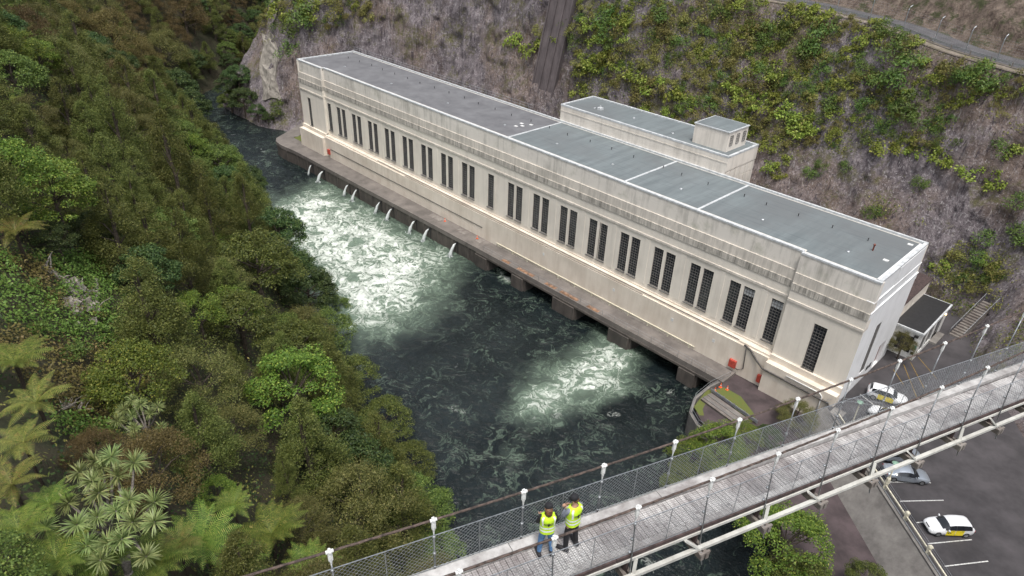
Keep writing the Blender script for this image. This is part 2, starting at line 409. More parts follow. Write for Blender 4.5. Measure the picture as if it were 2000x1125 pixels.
# --- gorge wall (cut rock face): ruled between a toe line and a crest line
CTRL = [(-300,110,-6,-290,130,38),(-228,58,-6,-212,70,38),(-200,20,-7,-184,42,38),(-187,1,-7,-176,26,38),(-160,0,-7,-158,22,38),
        (-149,6,-6,-146,25,38),(-134,18,-3,-131,33,38),(-100,26,-2,-98,39,38),(-66,27,-1,-66,43,38.5),(-45,28,-1,-45,56,37.2),(-28,29,-1,-28,54,36.3),
        (-14,31,-1,-14.5,48.5,34.8),(0,36,0,-3,46,34),(5,33,.6,7,46,33.6),(8.5,24,.7,21,39,33),(18,10,.7,35,25,34),(27,-4,.7,47,7,34),(45,-25,.7,65,-11,34),(90,-70,.7,105,-50,34)]
CT = np.array(CTRL, float)
seg = np.linalg.norm(np.diff(CT[:, :2], axis=0), axis=1); acc = np.concatenate([[0], np.cumsum(seg)])
def cliff_line(s, which):
    k = 3*which
    # smooth (Catmull-Rom like) interpolation by blending linear interpolation over a window
    w = 3.0
    return np.stack([(np.interp(s-w, acc, CT[:, k+j])+2*np.interp(s, acc, CT[:, k+j])+np.interp(s+w, acc, CT[:, k+j]))/4 for j in range(3)], -1)
us = np.concatenate([np.arange(0, acc[3]-5, 3.0), np.arange(acc[3]-5, acc[14], .55), np.arange(acc[14], acc[-1], 1.6)])
NVv = 66
vs = np.linspace(0, 1, NVv)
Bs = cliff_line(us, 0); Cs = cliff_line(us, 1)
P = Bs[:, None, :]*(1-vs[None, :, None])+Cs[:, None, :]*vs[None, :, None]
# steeper below, laid back towards the crest; clefts, ledges and blocks
tang = np.gradient(Bs[:, :2], axis=0); tang /= np.linalg.norm(tang, axis=1)[:, None]; nrm = np.stack([tang[:, 1], -tang[:, 0]], 1)  # towards the river
U, Vv = np.meshgrid(us, vs, indexing='ij'); Zc = P[..., 2]
prof = 1.6*np.sin(Vv*math.pi)*-1.0
gull = 3.0*fbm(U*.055, Zc*.022, seed=61, octv=3)
blocks = 1.0*fbm(U*.22, Zc*.10, seed=63, octv=4)
cell = np.floor(U*.42+1.2*vnoise(U*.1, Zc*.2, seed=70))
crag = .65*(_h(cell.astype(np.int64), np.floor(Zc*.33+.8*vnoise(U*.3, Zc*.15, seed=71)).astype(np.int64), 0*cell.astype(np.int64), 9)-.5)
fine = .5*fbm(U*.9, Zc*.5, seed=66, octv=3)
fade = np.clip(np.minimum(Vv*12, (1-Vv)*10), 0, 1)
disp = (prof+(gull+blocks+crag+fine))*fade
P[..., 0] += nrm[:, None, 0]*disp; P[..., 1] += nrm[:, None, 1]*disp
P[..., 2] += .4*fade*fbm(U*.4, Zc*.4, seed=68)
nu = len(us)
ii = np.arange((nu-1)*(NVv-1)); r_, c_ = ii//(NVv-1), ii % (NVv-1); a_ = r_*NVv+c_
cliff_V = P.reshape(-1, 3); cliff_F = np.stack([a_, a_+NVv, a_+NVv+1, a_+1], 1)
m, nt, b, out = new_mat('gorge_rock'); N = NT(nt)
v = N.coords(); vs_ = N.coords((1, 1, .16)); vst = N.coords((2.2, 2.2, .07))
big = N.noise(v, .07, 5, .6); mid = N.noise(vs_, .55, 7, .68); fin = N.noise(v, 2.2, 6, .7); stq = N.noise(vst, 1.0, 6, .7)
c = N.mix(N.ramp(mid, [(.34, 0.0), (.66, 1.0)]), (.062, .050, .056), (.225, .195, .205))
c = N.mix(N.ramp(fin, [(.54, 0.0), (.70, 1.0)]), c, (.38, .355, .365))
c = N.mix(N.math('MULTIPLY', N.ramp(big, [(.48, 0.0), (.62, 1.0)]), .45), c, (.20, .135, .085))
c = N.mix(N.ramp(stq, [(.52, 0.0), (.64, .9)]), c, (.046, .036, .044))
c = N.mix(N.math('MULTIPLY', N.ramp(N.noise(vst, 1.7, 5, .65), [(.57, 0.0), (.70, 1.0)]), .75), c, (.42, .40, .40))
moss = N.math('ADD', N.math('MULTIPLY', N.noise(v, .16, 6, .68), .7), N.math('MULTIPLY', N.noise(v, 1.3, 5, .7), .4))
c = N.mix(N.ramp(moss, [(.56, 0.0), (.68, .85)]), c, (.100, .096, .032))
nt.links.new(c, b.inputs['Base Color']); b.inputs['Roughness'].default_value = .92
hh = N.math('ADD', N.math('MULTIPLY', mid, 1.0), N.math('MULTIPLY', fin, .35))
nt.links.new(N.bump(hh, 1.0, .9), b.inputs['Normal']); MAT['rock'] = m
cliff_me = mesh_np('gorge_wall', cliff_V, cliff_F[:, ::-1], False)
cliff = obj('cliff', cliff_me, MAT['rock']); tag(cliff, 'steep cut rock face of the gorge with patchy plants', kind='structure')
bvh_cliff = BVHTree.FromPolygons([tuple(q) for q in cliff_V], [tuple(map(int, f)) for f in cliff_F])
def hit_cliff(px, py):
    d = Vector(ray(px, py)).normalized()
    loc, nor, idx, dist = bvh_cliff.ray_cast(Vector(CAM), d)
    if loc is None: return None, None
    if nor.dot(d) > 0: nor = -nor
    return np.array(loc), np.array(nor)
# --- bench road along the crest, cut bank and plateau above it
crest = cliff_line(us, 1)
ct = np.gradient(crest[:, :2], axis=0); ct /= np.linalg.norm(ct, axis=1)[:, None]; cn = np.stack([-ct[:, 1], ct[:, 0]], 1)  # away from the river
def ribbon(offs, zs, noise=None):
    R = []
    for o_, z_ in zip(offs, zs):
        q = crest.copy(); q[:, :2] += cn*o_; q[:, 2] += z_
        if noise: 
            k = noise*fbm(us*.25, np.full_like(us, o_*.7), seed=88, octv=4); q[:, :2] += cn*k[:, None]; q[:, 2] += k*.5
        R.append(q)
    R = np.stack(R, 1); n = R.shape[1]
    i = np.arange((len(us)-1)*(n-1)); a = (i//(n-1))*n+i % (n-1)
    return R.reshape(-1, 3), np.stack([a, a+n, a+n+1, a+1], 1)[:, ::-1]
def ribbon_obj(name, offs, zs, mat, label, noise=None):
    V, Fc = ribbon(offs, zs, noise); o = obj(name, mesh_np(name, V, Fc), mat); return tag(o, label, kind='structure')
MAT['verge'] = pmat('dry_gravel_verge', (.20, .165, .145), .95, var=.4, scale=.8, col2=(.10, .09, .05), bump=.5, bscale=12)
ribbon_obj('verge', [-.2, 1.0, 2.6], [-.1, .05, .06], MAT['verge'], 'brown gravel shoulder along the cliff top')
ribbon_obj('road', [2.5, 8.5], [.065, .065], MAT['roadtop'], 'narrow grey sealed road along the cliff top')
m, nt, b, out = new_mat('cut_bank_rock'); N = NT(nt); v = N.coords(); vz = N.coords((1, 1, .3))
c = N.mix(N.ramp(N.noise(vz, .8, 7, .7), [(.35, 0.0), (.65, 1.0)]), (.07, .047, .036), (.25, .195, .155))
c = N.mix(N.ramp(N.noise(v, .5, 6, .7), [(.50, 0.0), (.62, 1.0)]), c, (.055, .062, .022))
nt.links.new(c, b.inputs['Base Color']); b.inputs['Roughness'].default_value = .95
nt.links.new(N.bump(N.noise(vz, .9, 7, .7), 1.0, 1.5), b.inputs['Normal'])
ribbon_obj('cut_bank', [8.4, 9.3, 10, 10.8, 11.5, 12.3, 13.2, 14.5, 18, 30, 60, 200], [.03, .4, 1.4, 2.6, 3.8, 5.0, 6.0, 7.0, 8.5, 13, 24, 60], m, 'broken brown rock bank above the cliff-top road', 1.0)
# --- level ground on the powerhouse side: yard + car park + lower track
YARD = .9
def flat(name, pts, z, mat, label, thick=0.0):
    n = len(pts); P2 = [(x, y, z) for x, y in pts]
    me = bpy.data.meshes.new(name); bm = bmesh.new()
    f = bm.faces.new([bm.verts.new(q) for q in P2])
    if f.normal.z < 0: f.normal_flip()
    bm.normal_update()
    if thick:
        r = bmesh.ops.extrude_face_region(bm, geom=[f]); 
        for g in r['geom']:
            if isinstance(g, bmesh.types.BMVert): g.co.z -= thick
        bmesh.ops.recalc_face_normals(bm, faces=bm.faces)
    bmesh.ops.triangulate(bm, faces=[q for q in bm.faces if len(q.verts) > 4])
    bm.to_mesh(me); bm.free()
    return tag(obj(name, me, mat), label, kind='structure')
TOE = [(x, y) for x, y in CT[12:, :2]]
batT = [tuple(onz(x, y, YARD)[:2]) for x, y in [(1700,925),(1830,1125)]]        # top edge of the concrete batter
bdir = np.array(batT[1])-np.array(batT[0]); bdir /= np.linalg.norm(bdir); bn = np.array([-bdir[1], bdir[0]])
if bn[0] > 0: bn = -bn                                                             # towards the river
T0 = np.array(batT[0])-bdir*11; T1 = np.array(batT[1])+bdir*40
LOW = -2.2
flat('yard', [(.02,-1.0),tuple(T0),(T1[0],T1[1]),(95,-75),(60,-30),(34,-4),(25,8),(15,22),(11,34),(4,42),(-6,42),(-6,15.2),(.02,15.2)], YARD, MAT['yard'], 'dark asphalt yard and car park beside the powerhouse', 6.0)
bat = MB(); q0, q1 = T0+bn*2.9, T1+bn*2.9
bat.hexa([(*q0, LOW-3), (*q1, LOW-3), (*(T1+bn*.02), LOW-3), (*(T0+bn*.02), LOW-3)], [(*q0, LOW), (*q1, LOW), (*(T1+bn*.02), YARD+.03), (*(T0+bn*.02), YARD+.03)])
tag(bat.build('batter_slope', MAT['batter']), 'sloping grey concrete batter below the car park', kind='structure')
flat('track', [tuple(T0+bn*2.7-bdir*2), tuple(T1+bn*2.7), tuple(T1+bn*9), (14,-31), (2.0,-19.5), (-7.5,-15.0), (-12.4,-11.6), (-13.2,-9), (-13.2,-.6), (.0,-.6)], LOW+.02, MAT['redroad'], 'dull reddish chip-sealed track beside the river', 7.0)
# ================================================================== POWERHOUSE
L_, W_, H_ = 131.66, 15.13, 18.2
BASE = -1.8                                # walkway level along the river front
YM, YP = .5, -.05                          # face of the main wall / of the end pavilions
ph = empty('powerhouse', (-65.8, 7.5, BASE), 0, 'long cream concrete powerhouse with tall narrow paired windows and flat grey roof', 'powerhouse')
PO = np.array([-65.8, 7.5, BASE])
def pb(mb, name, mat, parent=ph, off=PO, smooth=False):
    """build with world coordinates under a parent that sits at off"""
    o = mb.build(name, mat, parent, smooth=smooth)
    o.data.transform(Matrix.Translation(-Vector(off))); return o
def wall_open(mb, x0, x1, z0, z1, y, opens, depth=.38):
    """front wall in the plane y, facing -y, with rectangular openings (xa,xb,za,zb) and their reveals"""
    xs = sorted({x0, x1, *[o[0] for o in opens], *[o[1] for o in opens]}); zs = sorted({z0, z1, *[o[2] for o in opens], *[o[3] for o in opens]})
    for i in range(len(xs)-1):
        for j in range(len(zs)-1):
            cx, cz = (xs[i]+xs[i+1])/2, (zs[j]+zs[j+1])/2
            if any(o[0] < cx < o[1] and o[2] < cz < o[3] for o in opens): continue
            mb.add([(xs[i],y,zs[j]),(xs[i+1],y,zs[j]),(xs[i+1],y,zs[j+1]),(xs[i],y,zs[j+1])], [(0,1,2,3)])
    for xa, xb, za, zb in opens:
        mb.add([(xa,y,za),(xb,y,za),(xb,y,zb),(xa,y,zb),(xa,y+depth,za),(xb,y+depth,za),(xb,y+depth,zb),(xa,y+depth,zb)],
               [(0,4,5,1),(1,5,6,2),(2,6,7,3),(3,7,4,0)])
WZ0, WZ1, WW = 4.22, 10.56, 1.60
wins = [-119.9]                            # single beside the pavilion
pairs = []
for n in range(17):
    x = -114.92+6.198*n
    if n == 8: wins.append(x)
    else: pairs.append(x); wins += [x-1.03, x+1.03]
wins.append(-10.75)
XA, XB = -121.2, -9.45                     # main wall between the pavilions
op = [(x-WW/2, x+WW/2, WZ0, WZ1) for x in wins]
mb = MB(); wall_open(mb, XA, XB, 3.3, 11.55, YM, op)
# shallow pilaster strips between the window bays
for n in range(18):
    x = -118.02+6.198*n
    if n in (8, 9): continue
    pil = MB(); pil.box(x-.42, x+.42, YM-.05, YM+.01, 3.9, 11.2); pb(pil, 'pilaster_strip', MAT['wall'])
pb(mb, 'front_wall', MAT['wall'])
pop = [(-128.75, -127.2, 3.35, 10.1)], [(-5.5, -3.85, 3.3, 10.0)]
for (xa, xb), o_ in (((-L_, XA), pop[0]), ((XB, 0), pop[1])):
    mb = MB(); wall_open(mb, xa, xb, 3.3, 11.55, YP, o_, .5)
    if xa < -100: mb.add([(xb,YP,3.3),(xb,YM+.2,3.3),(xb,YM+.2,11.5),(xb,YP,11.5)], [(0,1,2,3)])
    else: mb.add([(xa,YP,3.3),(xa,YM+.2,3.3),(xa,YM+.2,11.5),(xa,YP,11.5)], [(3,2,1,0)])
    pb(mb, 'pavilion_wall', MAT['wall'])
# upper courses: each steps back a little towards the roof
def courses(x0, x1, y, ends=()):
    e0 = .0; 
    for nm_, z0, z1, dy, mt in (('moulding', 11.5, 11.85, -.13, 'band'), ('plain_course', 11.85, 13.1, -.02, 'wall'), ('fluted_course', 13.1, 14.05, -.10, 'flute'),
                                ('stained_course', 14.05, 15.45, .03, 'band'), ('frieze', 15.45, 17.95, .16, 'frieze')):
        q = MB(); q.box(x0, x1, y+dy, y+1.2, z0, z1); pb(q, nm_, MAT[mt])
    q = MB(); q.box(x0, x1, y+.10, y+.55, 17.95, H_); pb(q, 'coping', MAT['coping'])
m, nt, b, out = new_mat('fluted_concrete'); N = NT(nt); v = N.coords()
wv_ = N.n('TexWave', Vector=v, Scale=1.15, _bands_direction='X', Distortion=0.0).outputs['Fac']
st = N.noise(N.coords((2.2, 2.2, .3)), 1.0, 6, .68)
c = N.mix(N.ramp(st, [(.40, 0.0), (.68, 1.0)]), (.60, .56, .50), (.19, .18, .16)); c = N.mix(N.math('MULTIPLY', N.math('LESS_THAN', wv_, .4), .18), c, (.24, .225, .20))
nt.links.new(c, b.inputs['Base Color']); nt.links.new(N.bump(wv_, .4, .06), b.inputs['Normal']); b.inputs['Roughness'].default_value = .9; MAT['flute'] = m
courses(XA+.004, XB-.004, YM); courses(-L_, XA, YP); courses(XB, 0, YP)
# plinth below the service ledge, standing out from the wall
pl = MB(); pl.box(XA+.004, XB-.004, -.75, YM, BASE-.3, 2.75); pl.box(XA+.004, XB-.004, -.45, YM, 2.75, 3.02); pl.box(XA+.004, XB-.004, YM-.12, YM, 3.02, 3.3); pb(pl, 'plinth', MAT['plinth'])
for xa, xb in ((-L_, XA), (XB, 0)):
    pl = MB(); pl.box(xa, xb, -1.35, YP, BASE-.6, 2.45); pl.box(xa, xb, -.45, YP, 2.45, 3.3); pb(pl, 'plinth', MAT['plinth'])
# end and back walls (x=0 faces the yard)
ew = MB(); ys_ = [(5.0, 6.75, 2.6, 10.2), (10.4, 12.6, YARD, 4.6)]
def wall_open_x(mb, x, y0, y1, z0, z1, opens, depth):
    t = MB(); wall_open(t, y0, y1, z0, z1, 0, opens, depth); mb.add([(x-v[1], v[0], v[2]) for v in t.v], [f for f in t.f])
wall_open_x(ew, -.02, YP+.02, W_, YARD-.4, 13.1, ys_, .5)
pb(ew, 'end_wall', MAT['endwall'])
ew = MB(); ew.box(-.9, .03, YP+.13, W_-.02, 13.1, 14.05); ew.box(-.9, .11, YP+.04, W_-.02, 14.0, 14.12); ew.box(-.9, -.06, YP+.05, W_-.02, 14.12, 15.4); ew.box(-.9, .02, YP+.05, W_-.02, 15.4, 15.52)
ew.box(-.9, -.12, YP+.2, W_-.02, 15.52, 17.95); ew.box(-.9, -.04, 6.2, W_-.03, 15.6, 17.9); pb(ew, 'end_wall_courses', MAT['endwall'])
ew = MB(); ew.box(-.5, -.08, YP+.56, W_-.31, 17.95, H_+.02); pb(ew, 'coping', MAT['coping'])
ew = MB(); ew.box(-L_, -L_+.4, YP+.01, W_-.01, BASE-.5, 17.95); pb(ew, 'end_wall', MAT['wall'])
ew = MB(); ew.box(-L_+.01, -L_+.5, YP+.56, W_-.31, 17.95, H_+.02); pb(ew, 'coping', MAT['coping'])
ew = MB(); ew.box(-L_+.02, -.03, W_-.4, W_, BASE-.5, 17.95); pb(ew, 'back_wall', MAT['wall'])
ew = MB(); ew.box(-L_, -.07, W_-.32, W_+.04, 17.95, H_+.05); pb(ew, 'coping', MAT['coping'])
# windows: steel glazing grid with a dark pane behind it
def window_mesh(w, h, nc, nr, bar=.04):
    q = MB(); d = .05
    for i in range(nc+1):
        x = -w/2+w*i/nc; t = bar if 0 < i < nc else bar*1.8
        q.box(x-t/2, x+t/2, -d, d, 0, h)
    for j in range(nr+1):
        z = h*j/nr; t = bar if 0 < j < nr else bar*1.8
        q.box(-w/2, w/2, -d*.8, d*.8, z-t/2, z+t/2)
    return q.mesh('window')
def pane_mesh(w, h):
    return MB().box(-w/2, w/2, .055, .085, 0, h).mesh('pane')
wm = window_mesh(WW, WZ1-WZ0, 4, 15); pm = pane_mesh(WW, WZ1-WZ0)
wm.materials.append(MAT['muntin']); pm.materials.append(MAT['glass'])
sill = MB().box(-WW/2-.06, WW/2+.06, -.42, .1, -.10, .0).mesh('sill'); sill.materials.append(MAT['muntin'])
blind = MB().box(-WW/2+.06, WW/2-.06, .03, .05, 0, 1.0).mesh('blind'); blind.materials.append(MAT['coping'])
def put_window(x, y, z, w=wm, p=pm, s=sill, parent=ph, off=PO, rz=0):
    o = obj('window', w, None, parent, Vector((x, y, z))-Vector(off)); o.rotation_euler.z = rz
    obj('pane', p, None, o)
    if s: obj('sill', s, None, o)
    return o
rw = random.Random(4)
for i, x in enumerate(wins):
    o = put_window(x, YM+.22, WZ0)
    if i in (33, 34): obj('blind', blind, None, o).location = (0, 0, 5.0)
w2 = window_mesh(1.55, 6.75, 4, 15); p2 = pane_mesh(1.55, 6.75); w2.materials.append(MAT['muntin']); p2.materials.append(MAT['glass'])
for x, z in ((-127.97, 3.35), (-4.68, 3.3)): put_window(x, YP+.3, z, w2, p2, sill)
# one pane section of the yard-side pavilion window swung open
w3 = window_mesh(1.75, 7.6, 4, 17); p3_ = pane_mesh(1.75, 7.6); w3.materials.append(MAT['muntin']); p3_.materials.append(MAT['glass'])
put_window(-.14, 5.875, 2.6, w3, p3_, None, rz=math.pi/2)
q = MB(); q.box(-.45, -.38, 10.45, 12.55, YARD, 4.55); q.box(-.38, -.35, 11.47, 11.53, YARD, 4.5); pb(q, 'door', MAT['redbrown'])
for zc, yc in ((2.0, 7.6), (2.0, 8.6)):
    q = MB(); q.box(.0, .06, yc, yc+.55, zc, zc+.6); pb(q, 'wall_vent', MAT['darkmetal'])
# roof: four membrane sheets between white expansion strips
m, nt, b, out = new_mat('roof_membrane'); N = NT(nt); v = N.coords()
stx = N.noise(N.coords((.9, .12, 1)), 1.0, 6, .65); bl = N.noise(v, .07, 5, .6); ln = N.noise(N.coords((.25, 3.5, 1)), 1.0, 3, .5)
c = N.mix(N.ramp(stx, [(.36, 0.0), (.66, 1.0)]), (.180, .208, .214), (.125, .146, .152))
c = N.mix(N.ramp(bl, [(.42, 0.0), (.62, 1.0)]), c, (.135, .146, .150))
c = N.mix(N.math('MULTIPLY', N.ramp(ln, [(.55, 0.0), (.70, 1.0)]), .35), c, (.07, .08, .09))
c = N.mix(N.math('MULTIPLY', N.noise(v, 7.0, 4, .7), .25), c, (.07, .08, .085))
nt.links.new(c, b.inputs['Base Color']); b.inputs['Roughness'].default_value = .75; nt.links.new(N.bump(N.noise(v, 12, 4, .6), .25, .03), b.inputs['Normal']); MAT['roof'] = m
MAT['roofold'] = streakmat('older_roof_membrane', (.170, .172, .180), (.085, .084, .092), .7, sx=.5, sz=.5, rough=.8, thresh=(.42, .70), bump=.2)
ZR = 17.92
cuts = [-L_+.5, -62.3, -37.4, -24.85, -.5]
for i in range(4):
    q = MB(); x0 = cuts[i]+(.16 if i else 0); x1 = cuts[i+1]-(.16 if i < 3 else 0)
    q.box(x0, x1, YM+.55 if not (i in (0, 3)) else YM+.55, W_-.32, ZR-.4, ZR); pb(q, 'roof_sheet', MAT['roof'] if i else MAT['roofold'])
    if i < 3:
        q = MB(); q.box(cuts[i+1]-.16, cuts[i+1]+.16, YM+.55, W_-.32, ZR-.3, ZR+.09); pb(q, 'expansion_strip', MAT['coping'])
for xa, xb in ((-L_+.5, XA), (XB, -.5)):
    q = MB(); q.box(xa, xb, YP+.55, YM+.549, ZR-.4, ZR-.003); pb(q, 'roof_sheet', MAT['roof'])
rp = random.Random(11)
vent = MB().tube([(0,0,-.02),(0,0,.34)], .055, 6).lathe([(.09,.30),(.10,.36),(.04,.42)], n=8).mesh('vent_pipe'); vent.materials.append(MAT['darkmetal'])
for i in range(27):
    x = -126.5+4.65*i
    if min(abs(x-c_) for c_ in cuts) < .8: x += 1.1
    obj('vent_pipe', vent, None, ph, Vector((x, W_-4.6+rp.uniform(-.3,.3), ZR))-Vector(PO))
drain = MB().lathe([(.26,-.02),(.26,.05),(.18,.12),(.06,.15)], n=10).mesh('roof_drain'); drain.materials.append(MAT['galv'])
for i, x in enumerate((-120,-102,-84,-67.5,-55,-43,-30.5,-17.5,-6)):
    obj('roof_drain', drain, None, ph, Vector((x, 5.6+rp.uniform(-.6,.6), ZR))-Vector(PO))
pad = MB().box(-.3,.3,-.25,.25,-.02,.07).mesh('roof_pad'); pad.materials.append(MAT['white'])
for x, y in ((-66.3,8.6),(-65.2,7.7),(-64.7,9.4),(-65.8,6.7),(-2.0,6.6),(-1.6,13.4)): obj('roof_pad', pad, None, ph, Vector((x, y, ZR))-Vector(PO))
q = MB(); q.tube([(-4.1,8.0,ZR-.02),(-4.1,8.0,ZR+.75)], .09, 8); q.lathe([(.14,.7),(.16,.85),(.05,.95)], (-4.1,8.0,ZR), 8); pb(q, 'flue', MAT['redbrown'])
# railing along the back parapet of the far half
q = MB(); x = -L_+.6
while x < -70: q.tube([(x, W_-.1, H_), (x, W_-.1, H_+1.05)], .028, 5); x += 2.4
for z in (.55, 1.05): q.tube([(-L_+.6, W_-.1, H_+z), (-70, W_-.1, H_+z)], .025, 5)
pb(q, 'roof_railing', MAT['galv'])
# services on the river front: conduit along the ledge, down pipes, red cabinets
q = MB(); q.tube([(-100, -.42, 3.13), (-50, -.42, 3.13), (-14, -.42, 3.13)], .05, 6); q.tube([(-90, -.66, 2.85), (-30, -.66, 2.85)], .04, 6); q.tube([(-119, -.80, .35), (-66, -.80, .35)], .06, 6); pb(q, 'conduit', MAT['pipe'])
q = MB(); q.tube([(-62, -.82, -1.25), (-20, -.82, -1.25)], .09, 8)
for i in range(12): q.box(-61.6+i*3.7, -61.45+i*3.7, -.92, -.74, BASE, -1.25)
pb(q, 'service_pipe', MAT['cream'])
q = MB(); q.tube([(-13.0,-.7,2.9),(-12,-.85,2.7),(-10.8,-.95,1.7),(-9.6,-1.5,1.35),(-3.2,-1.5,1.25),(-.7,-1.5,1.2),(-.25,-1.5,.6),(-.2,-1.5,-1.9)], .13, 8); pb(q, 'lagged_pipe', MAT['pipe'], smooth=True)
q = MB(); q.tube([(-6.4,-1.48,2.0),(-2.0,-1.48,2.0),(-1.6,-1.48,1.7),(-1.6,-1.48,-1.9)], .09, 8); pb(q, 'lagged_pipe', MAT['white'], smooth=True)
q = MB(); q.tube([(-12.6,-.86,2.6),(-12.3,-.88,-.6),(-13.0,-.9,-1.2),(-14,-.9,-1.0)], .06, 6); pb(q, 'hose', MAT['darkmetal'], smooth=True)
for x, z, y, hw in ((-13.9, -1.2, -1.0, .5), (-9.85, -1.35, -1.0, .28), (-119.6, -1.0, -1.0, .4)):
    q = MB(); q.box(x-hw, x+hw, y-.1, y+.3, z, z+1.15); q.box(x-hw+.05, x+hw-.05, y-.13, y-.1, z+.06, z+1.09); pb(q, 'red_cabinet', MAT['red'])
for x in (-112, -88, -64, -40): 
    q = MB(); q.tube([(x, YM-.04, 11.5), (x, YM-.04, 3.4)], .035, 6); pb(q, 'downpipe', MAT['wall'])
# black unit numerals on white plates along the plinth
def text_mesh(s, size, extr=.004):
    cu = bpy.data.curves.new('t', 'FONT'); cu.body = s; cu.size = size; cu.extrude = extr; cu.align_x = 'CENTER'; cu.resolution_u = 2
    o = bpy.data.objects.new('t', cu); COL.objects.link(o); bpy.context.view_layer.update()
    me = bpy.data.meshes.new_from_object(o.evaluated_get(bpy.context.evaluated_depsgraph_get())); bpy.data.objects.remove(o); return me
for x in (-50.4, -35.2, -24.3, -17.4):
    q = MB(); q.box(x-.2, x+.2, -.775, -.752, 1.0, 1.5); pb(q, 'number_plate', MAT['white'])
# ------------------------------------------------------------------ annex block behind, with its roof-top house
ax0, ax1, ay0, ay1, az = -63.1, -28.9, W_+.06, 24.1, 20.8
an = empty('annex', ((ax0+ax1)/2, (ay0+ay1)/2, 0), 0, 'cream concrete annex rising behind the powerhouse with a small roof-top house', 'building'); AO = np.array(an.location)
q = MB(); q.box(ax0, ax1-.3, ay0, ay1, -1.5, az); pb(q, 'wall', MAT['annex'], an, AO)
q = MB(); 
for z in np.arange(1.5, az-2.2, 1.55):
    for y in np.arange(ay0+.25, ay1-.6, 1.45): q.box(ax1-.3, ax1-.21, y, y+1.33, z, z+1.43)
q.box(ax1-.3, ax1-.15, ay0, ay1, az-2.1, az); pb(q, 'panelled_end_wall', MAT['annex'], an, AO)
q = MB()
for a_, b_ in (((ax0, ay0), (ax1-.15, ay0+.3)), ((ax0, ay1-.3), (ax1-.15, ay1)), ((ax0, ay0+.3), (ax0+.3, ay1-.3)), ((ax1-.45, ay0+.3), (ax1-.15, ay1-.3))): q.box(a_[0]-.03, b_[0]+.03, a_[1]-.03, b_[1]+.03, az, az+.28)
pb(q, 'coping', MAT['coping'], an, AO)
q = MB(); q.box(ax0+.34, ax1-.5, ay0+.34, ay1-.34, az, az+.12); pb(q, 'roof_sheet', MAT['roof'], an, AO)
q = MB(); q.box(ax0, ax1-.16, ay0-.045, ay0, az-.95, az-.78); pb(q, 'string_course', MAT['band'], an, AO)
hx0, hx1, hy0, hy1, hz = -36.6, -30.6, 16.9, 22.6, 23.9
q = MB(); q.box(hx0, hx1, hy0, hy1, az+.1, hz); pb(q, 'roof_house_wall', MAT['annex'], an, AO)
q = MB(); q.box(hx0-.12, hx1+.12, hy0-.12, hy1+.12, hz, hz+.16); pb(q, 'coping', MAT['coping'], an, AO)
q = MB(); q.box(hx0+.1, hx1-.1, hy0+.1, hy1-.1, hz+.16, hz+.2); pb(q, 'roof_sheet', MAT['roof'], an, AO)
wsm = window_mesh(.75, 1.55, 2, 4); psm = pane_mesh(.75, 1.55); wsm.materials.append(MAT['muntin']); psm.materials.append(MAT['glass'])
for y in (17.9, 19.75, 21.6): put_window(hx1+.03, y, 21.75, wsm, psm, None, an, AO, math.pi/2)
for x, y in ((-58, 18.5), (-50, 19.5), (-41, 18)): obj('roof_drain', drain, None, an, Vector((x, y, az+.12))-Vector(AO))
q = MB(); q.box(-57.2,-56.4,18.2,19,az+.12,az+.5); q.tube([(-56.8,18.6,az+.5),(-56.8,18.6,az+.8)],.12,6); pb(q, 'roof_vent', MAT['coping'], an, AO)
# ------------------------------------------------------------------ white office at the yard end
of = empty('office', (1.2, 22, YARD), 0, 'low white office with dark flat roof at the yard end of the powerhouse', 'building'); OO = np.array(of.location)
bx0, bx1, by0, by1, bz = -.6, 3.05, 16.6, 27.6, 5.1
q = MB(); wall_open(q, bx0, bx1, YARD-.3, bz, by0, [(.25, 2.3, 1.7, 4.3)], .15); pb(q, 'front_wall', MAT['white'], of, OO)
q = MB(); wall_open_x(q, bx1, by0, by1, YARD-.3, bz, [(17.6, 19.5, 1.6, 4.3), (20.1, 22.6, 1.6, 4.3), (23.4, 26.2, YARD, 4.2)], .15); q.box(bx0, bx1-.02, by1-.2, by1, YARD, bz); pb(q, 'side_wall', MAT['white'], of, OO)
q = MB(); q.box(bx0, bx1+.22, by0-.22, by1+.2, bz, bz+.3); pb(q, 'fascia', MAT['coping'], of, OO)
q = MB(); q.box(bx0, bx1+.0, by0+.0, by1-.02, bz+.3, bz+.34); pb(q, 'roof_sheet', MAT['darkmetal'], of, OO)
q = MB(); q.box(bx0+1, bx1-.2, by1+.21, by1+.3, bz+.1, bz+.2); pb(q, 'gutter', MAT['galv'], of, OO)
def dark_panel(name, x0, x1, y0, y1, z0, z1, n=4):
    q = MB(); q.box(x0, x1, y0, y1, z0, z1); o = pb(q, name, MAT['glass'], of, OO)
    f = MB()
    if x1-x0 > y1-y0:
        for i in range(n+1): x = x0+(x1-x0)*i/n; f.box(x-.03, x+.03, y0-.03, y0+.02, z0, z1)
    else:
        for i in range(n+1): y = y0+(y1-y0)*i/n; f.box(x1-.02, x1+.03, y-.03, y+.03, z0, z1)
    g = obj('frame', f.mesh('frame'), MAT['muntin'], o); g.data.transform(Matrix.Translation(-Vector(OO)))
dark_panel('window', .25, 2.3, by0+.1, by0+.14, 1.7, 4.3); dark_panel('window', bx1-.14, bx1-.1, 17.6, 19.5, 1.6, 4.3, 3); dark_panel('window', bx1-.14, bx1-.1, 20.1, 22.6, 1.6, 4.3, 3); dark_panel('doorway', bx1-.14, bx1-.1, 23.4, 26.2, YARD, 4.2, 2)
q = MB(); q.box(2.45, 2.95, by0-.03, by0, 2.6, 3.2); pb(q, 'sign_plate', pmat('green_sign', (.05, .25, .22), .5), of, OO)
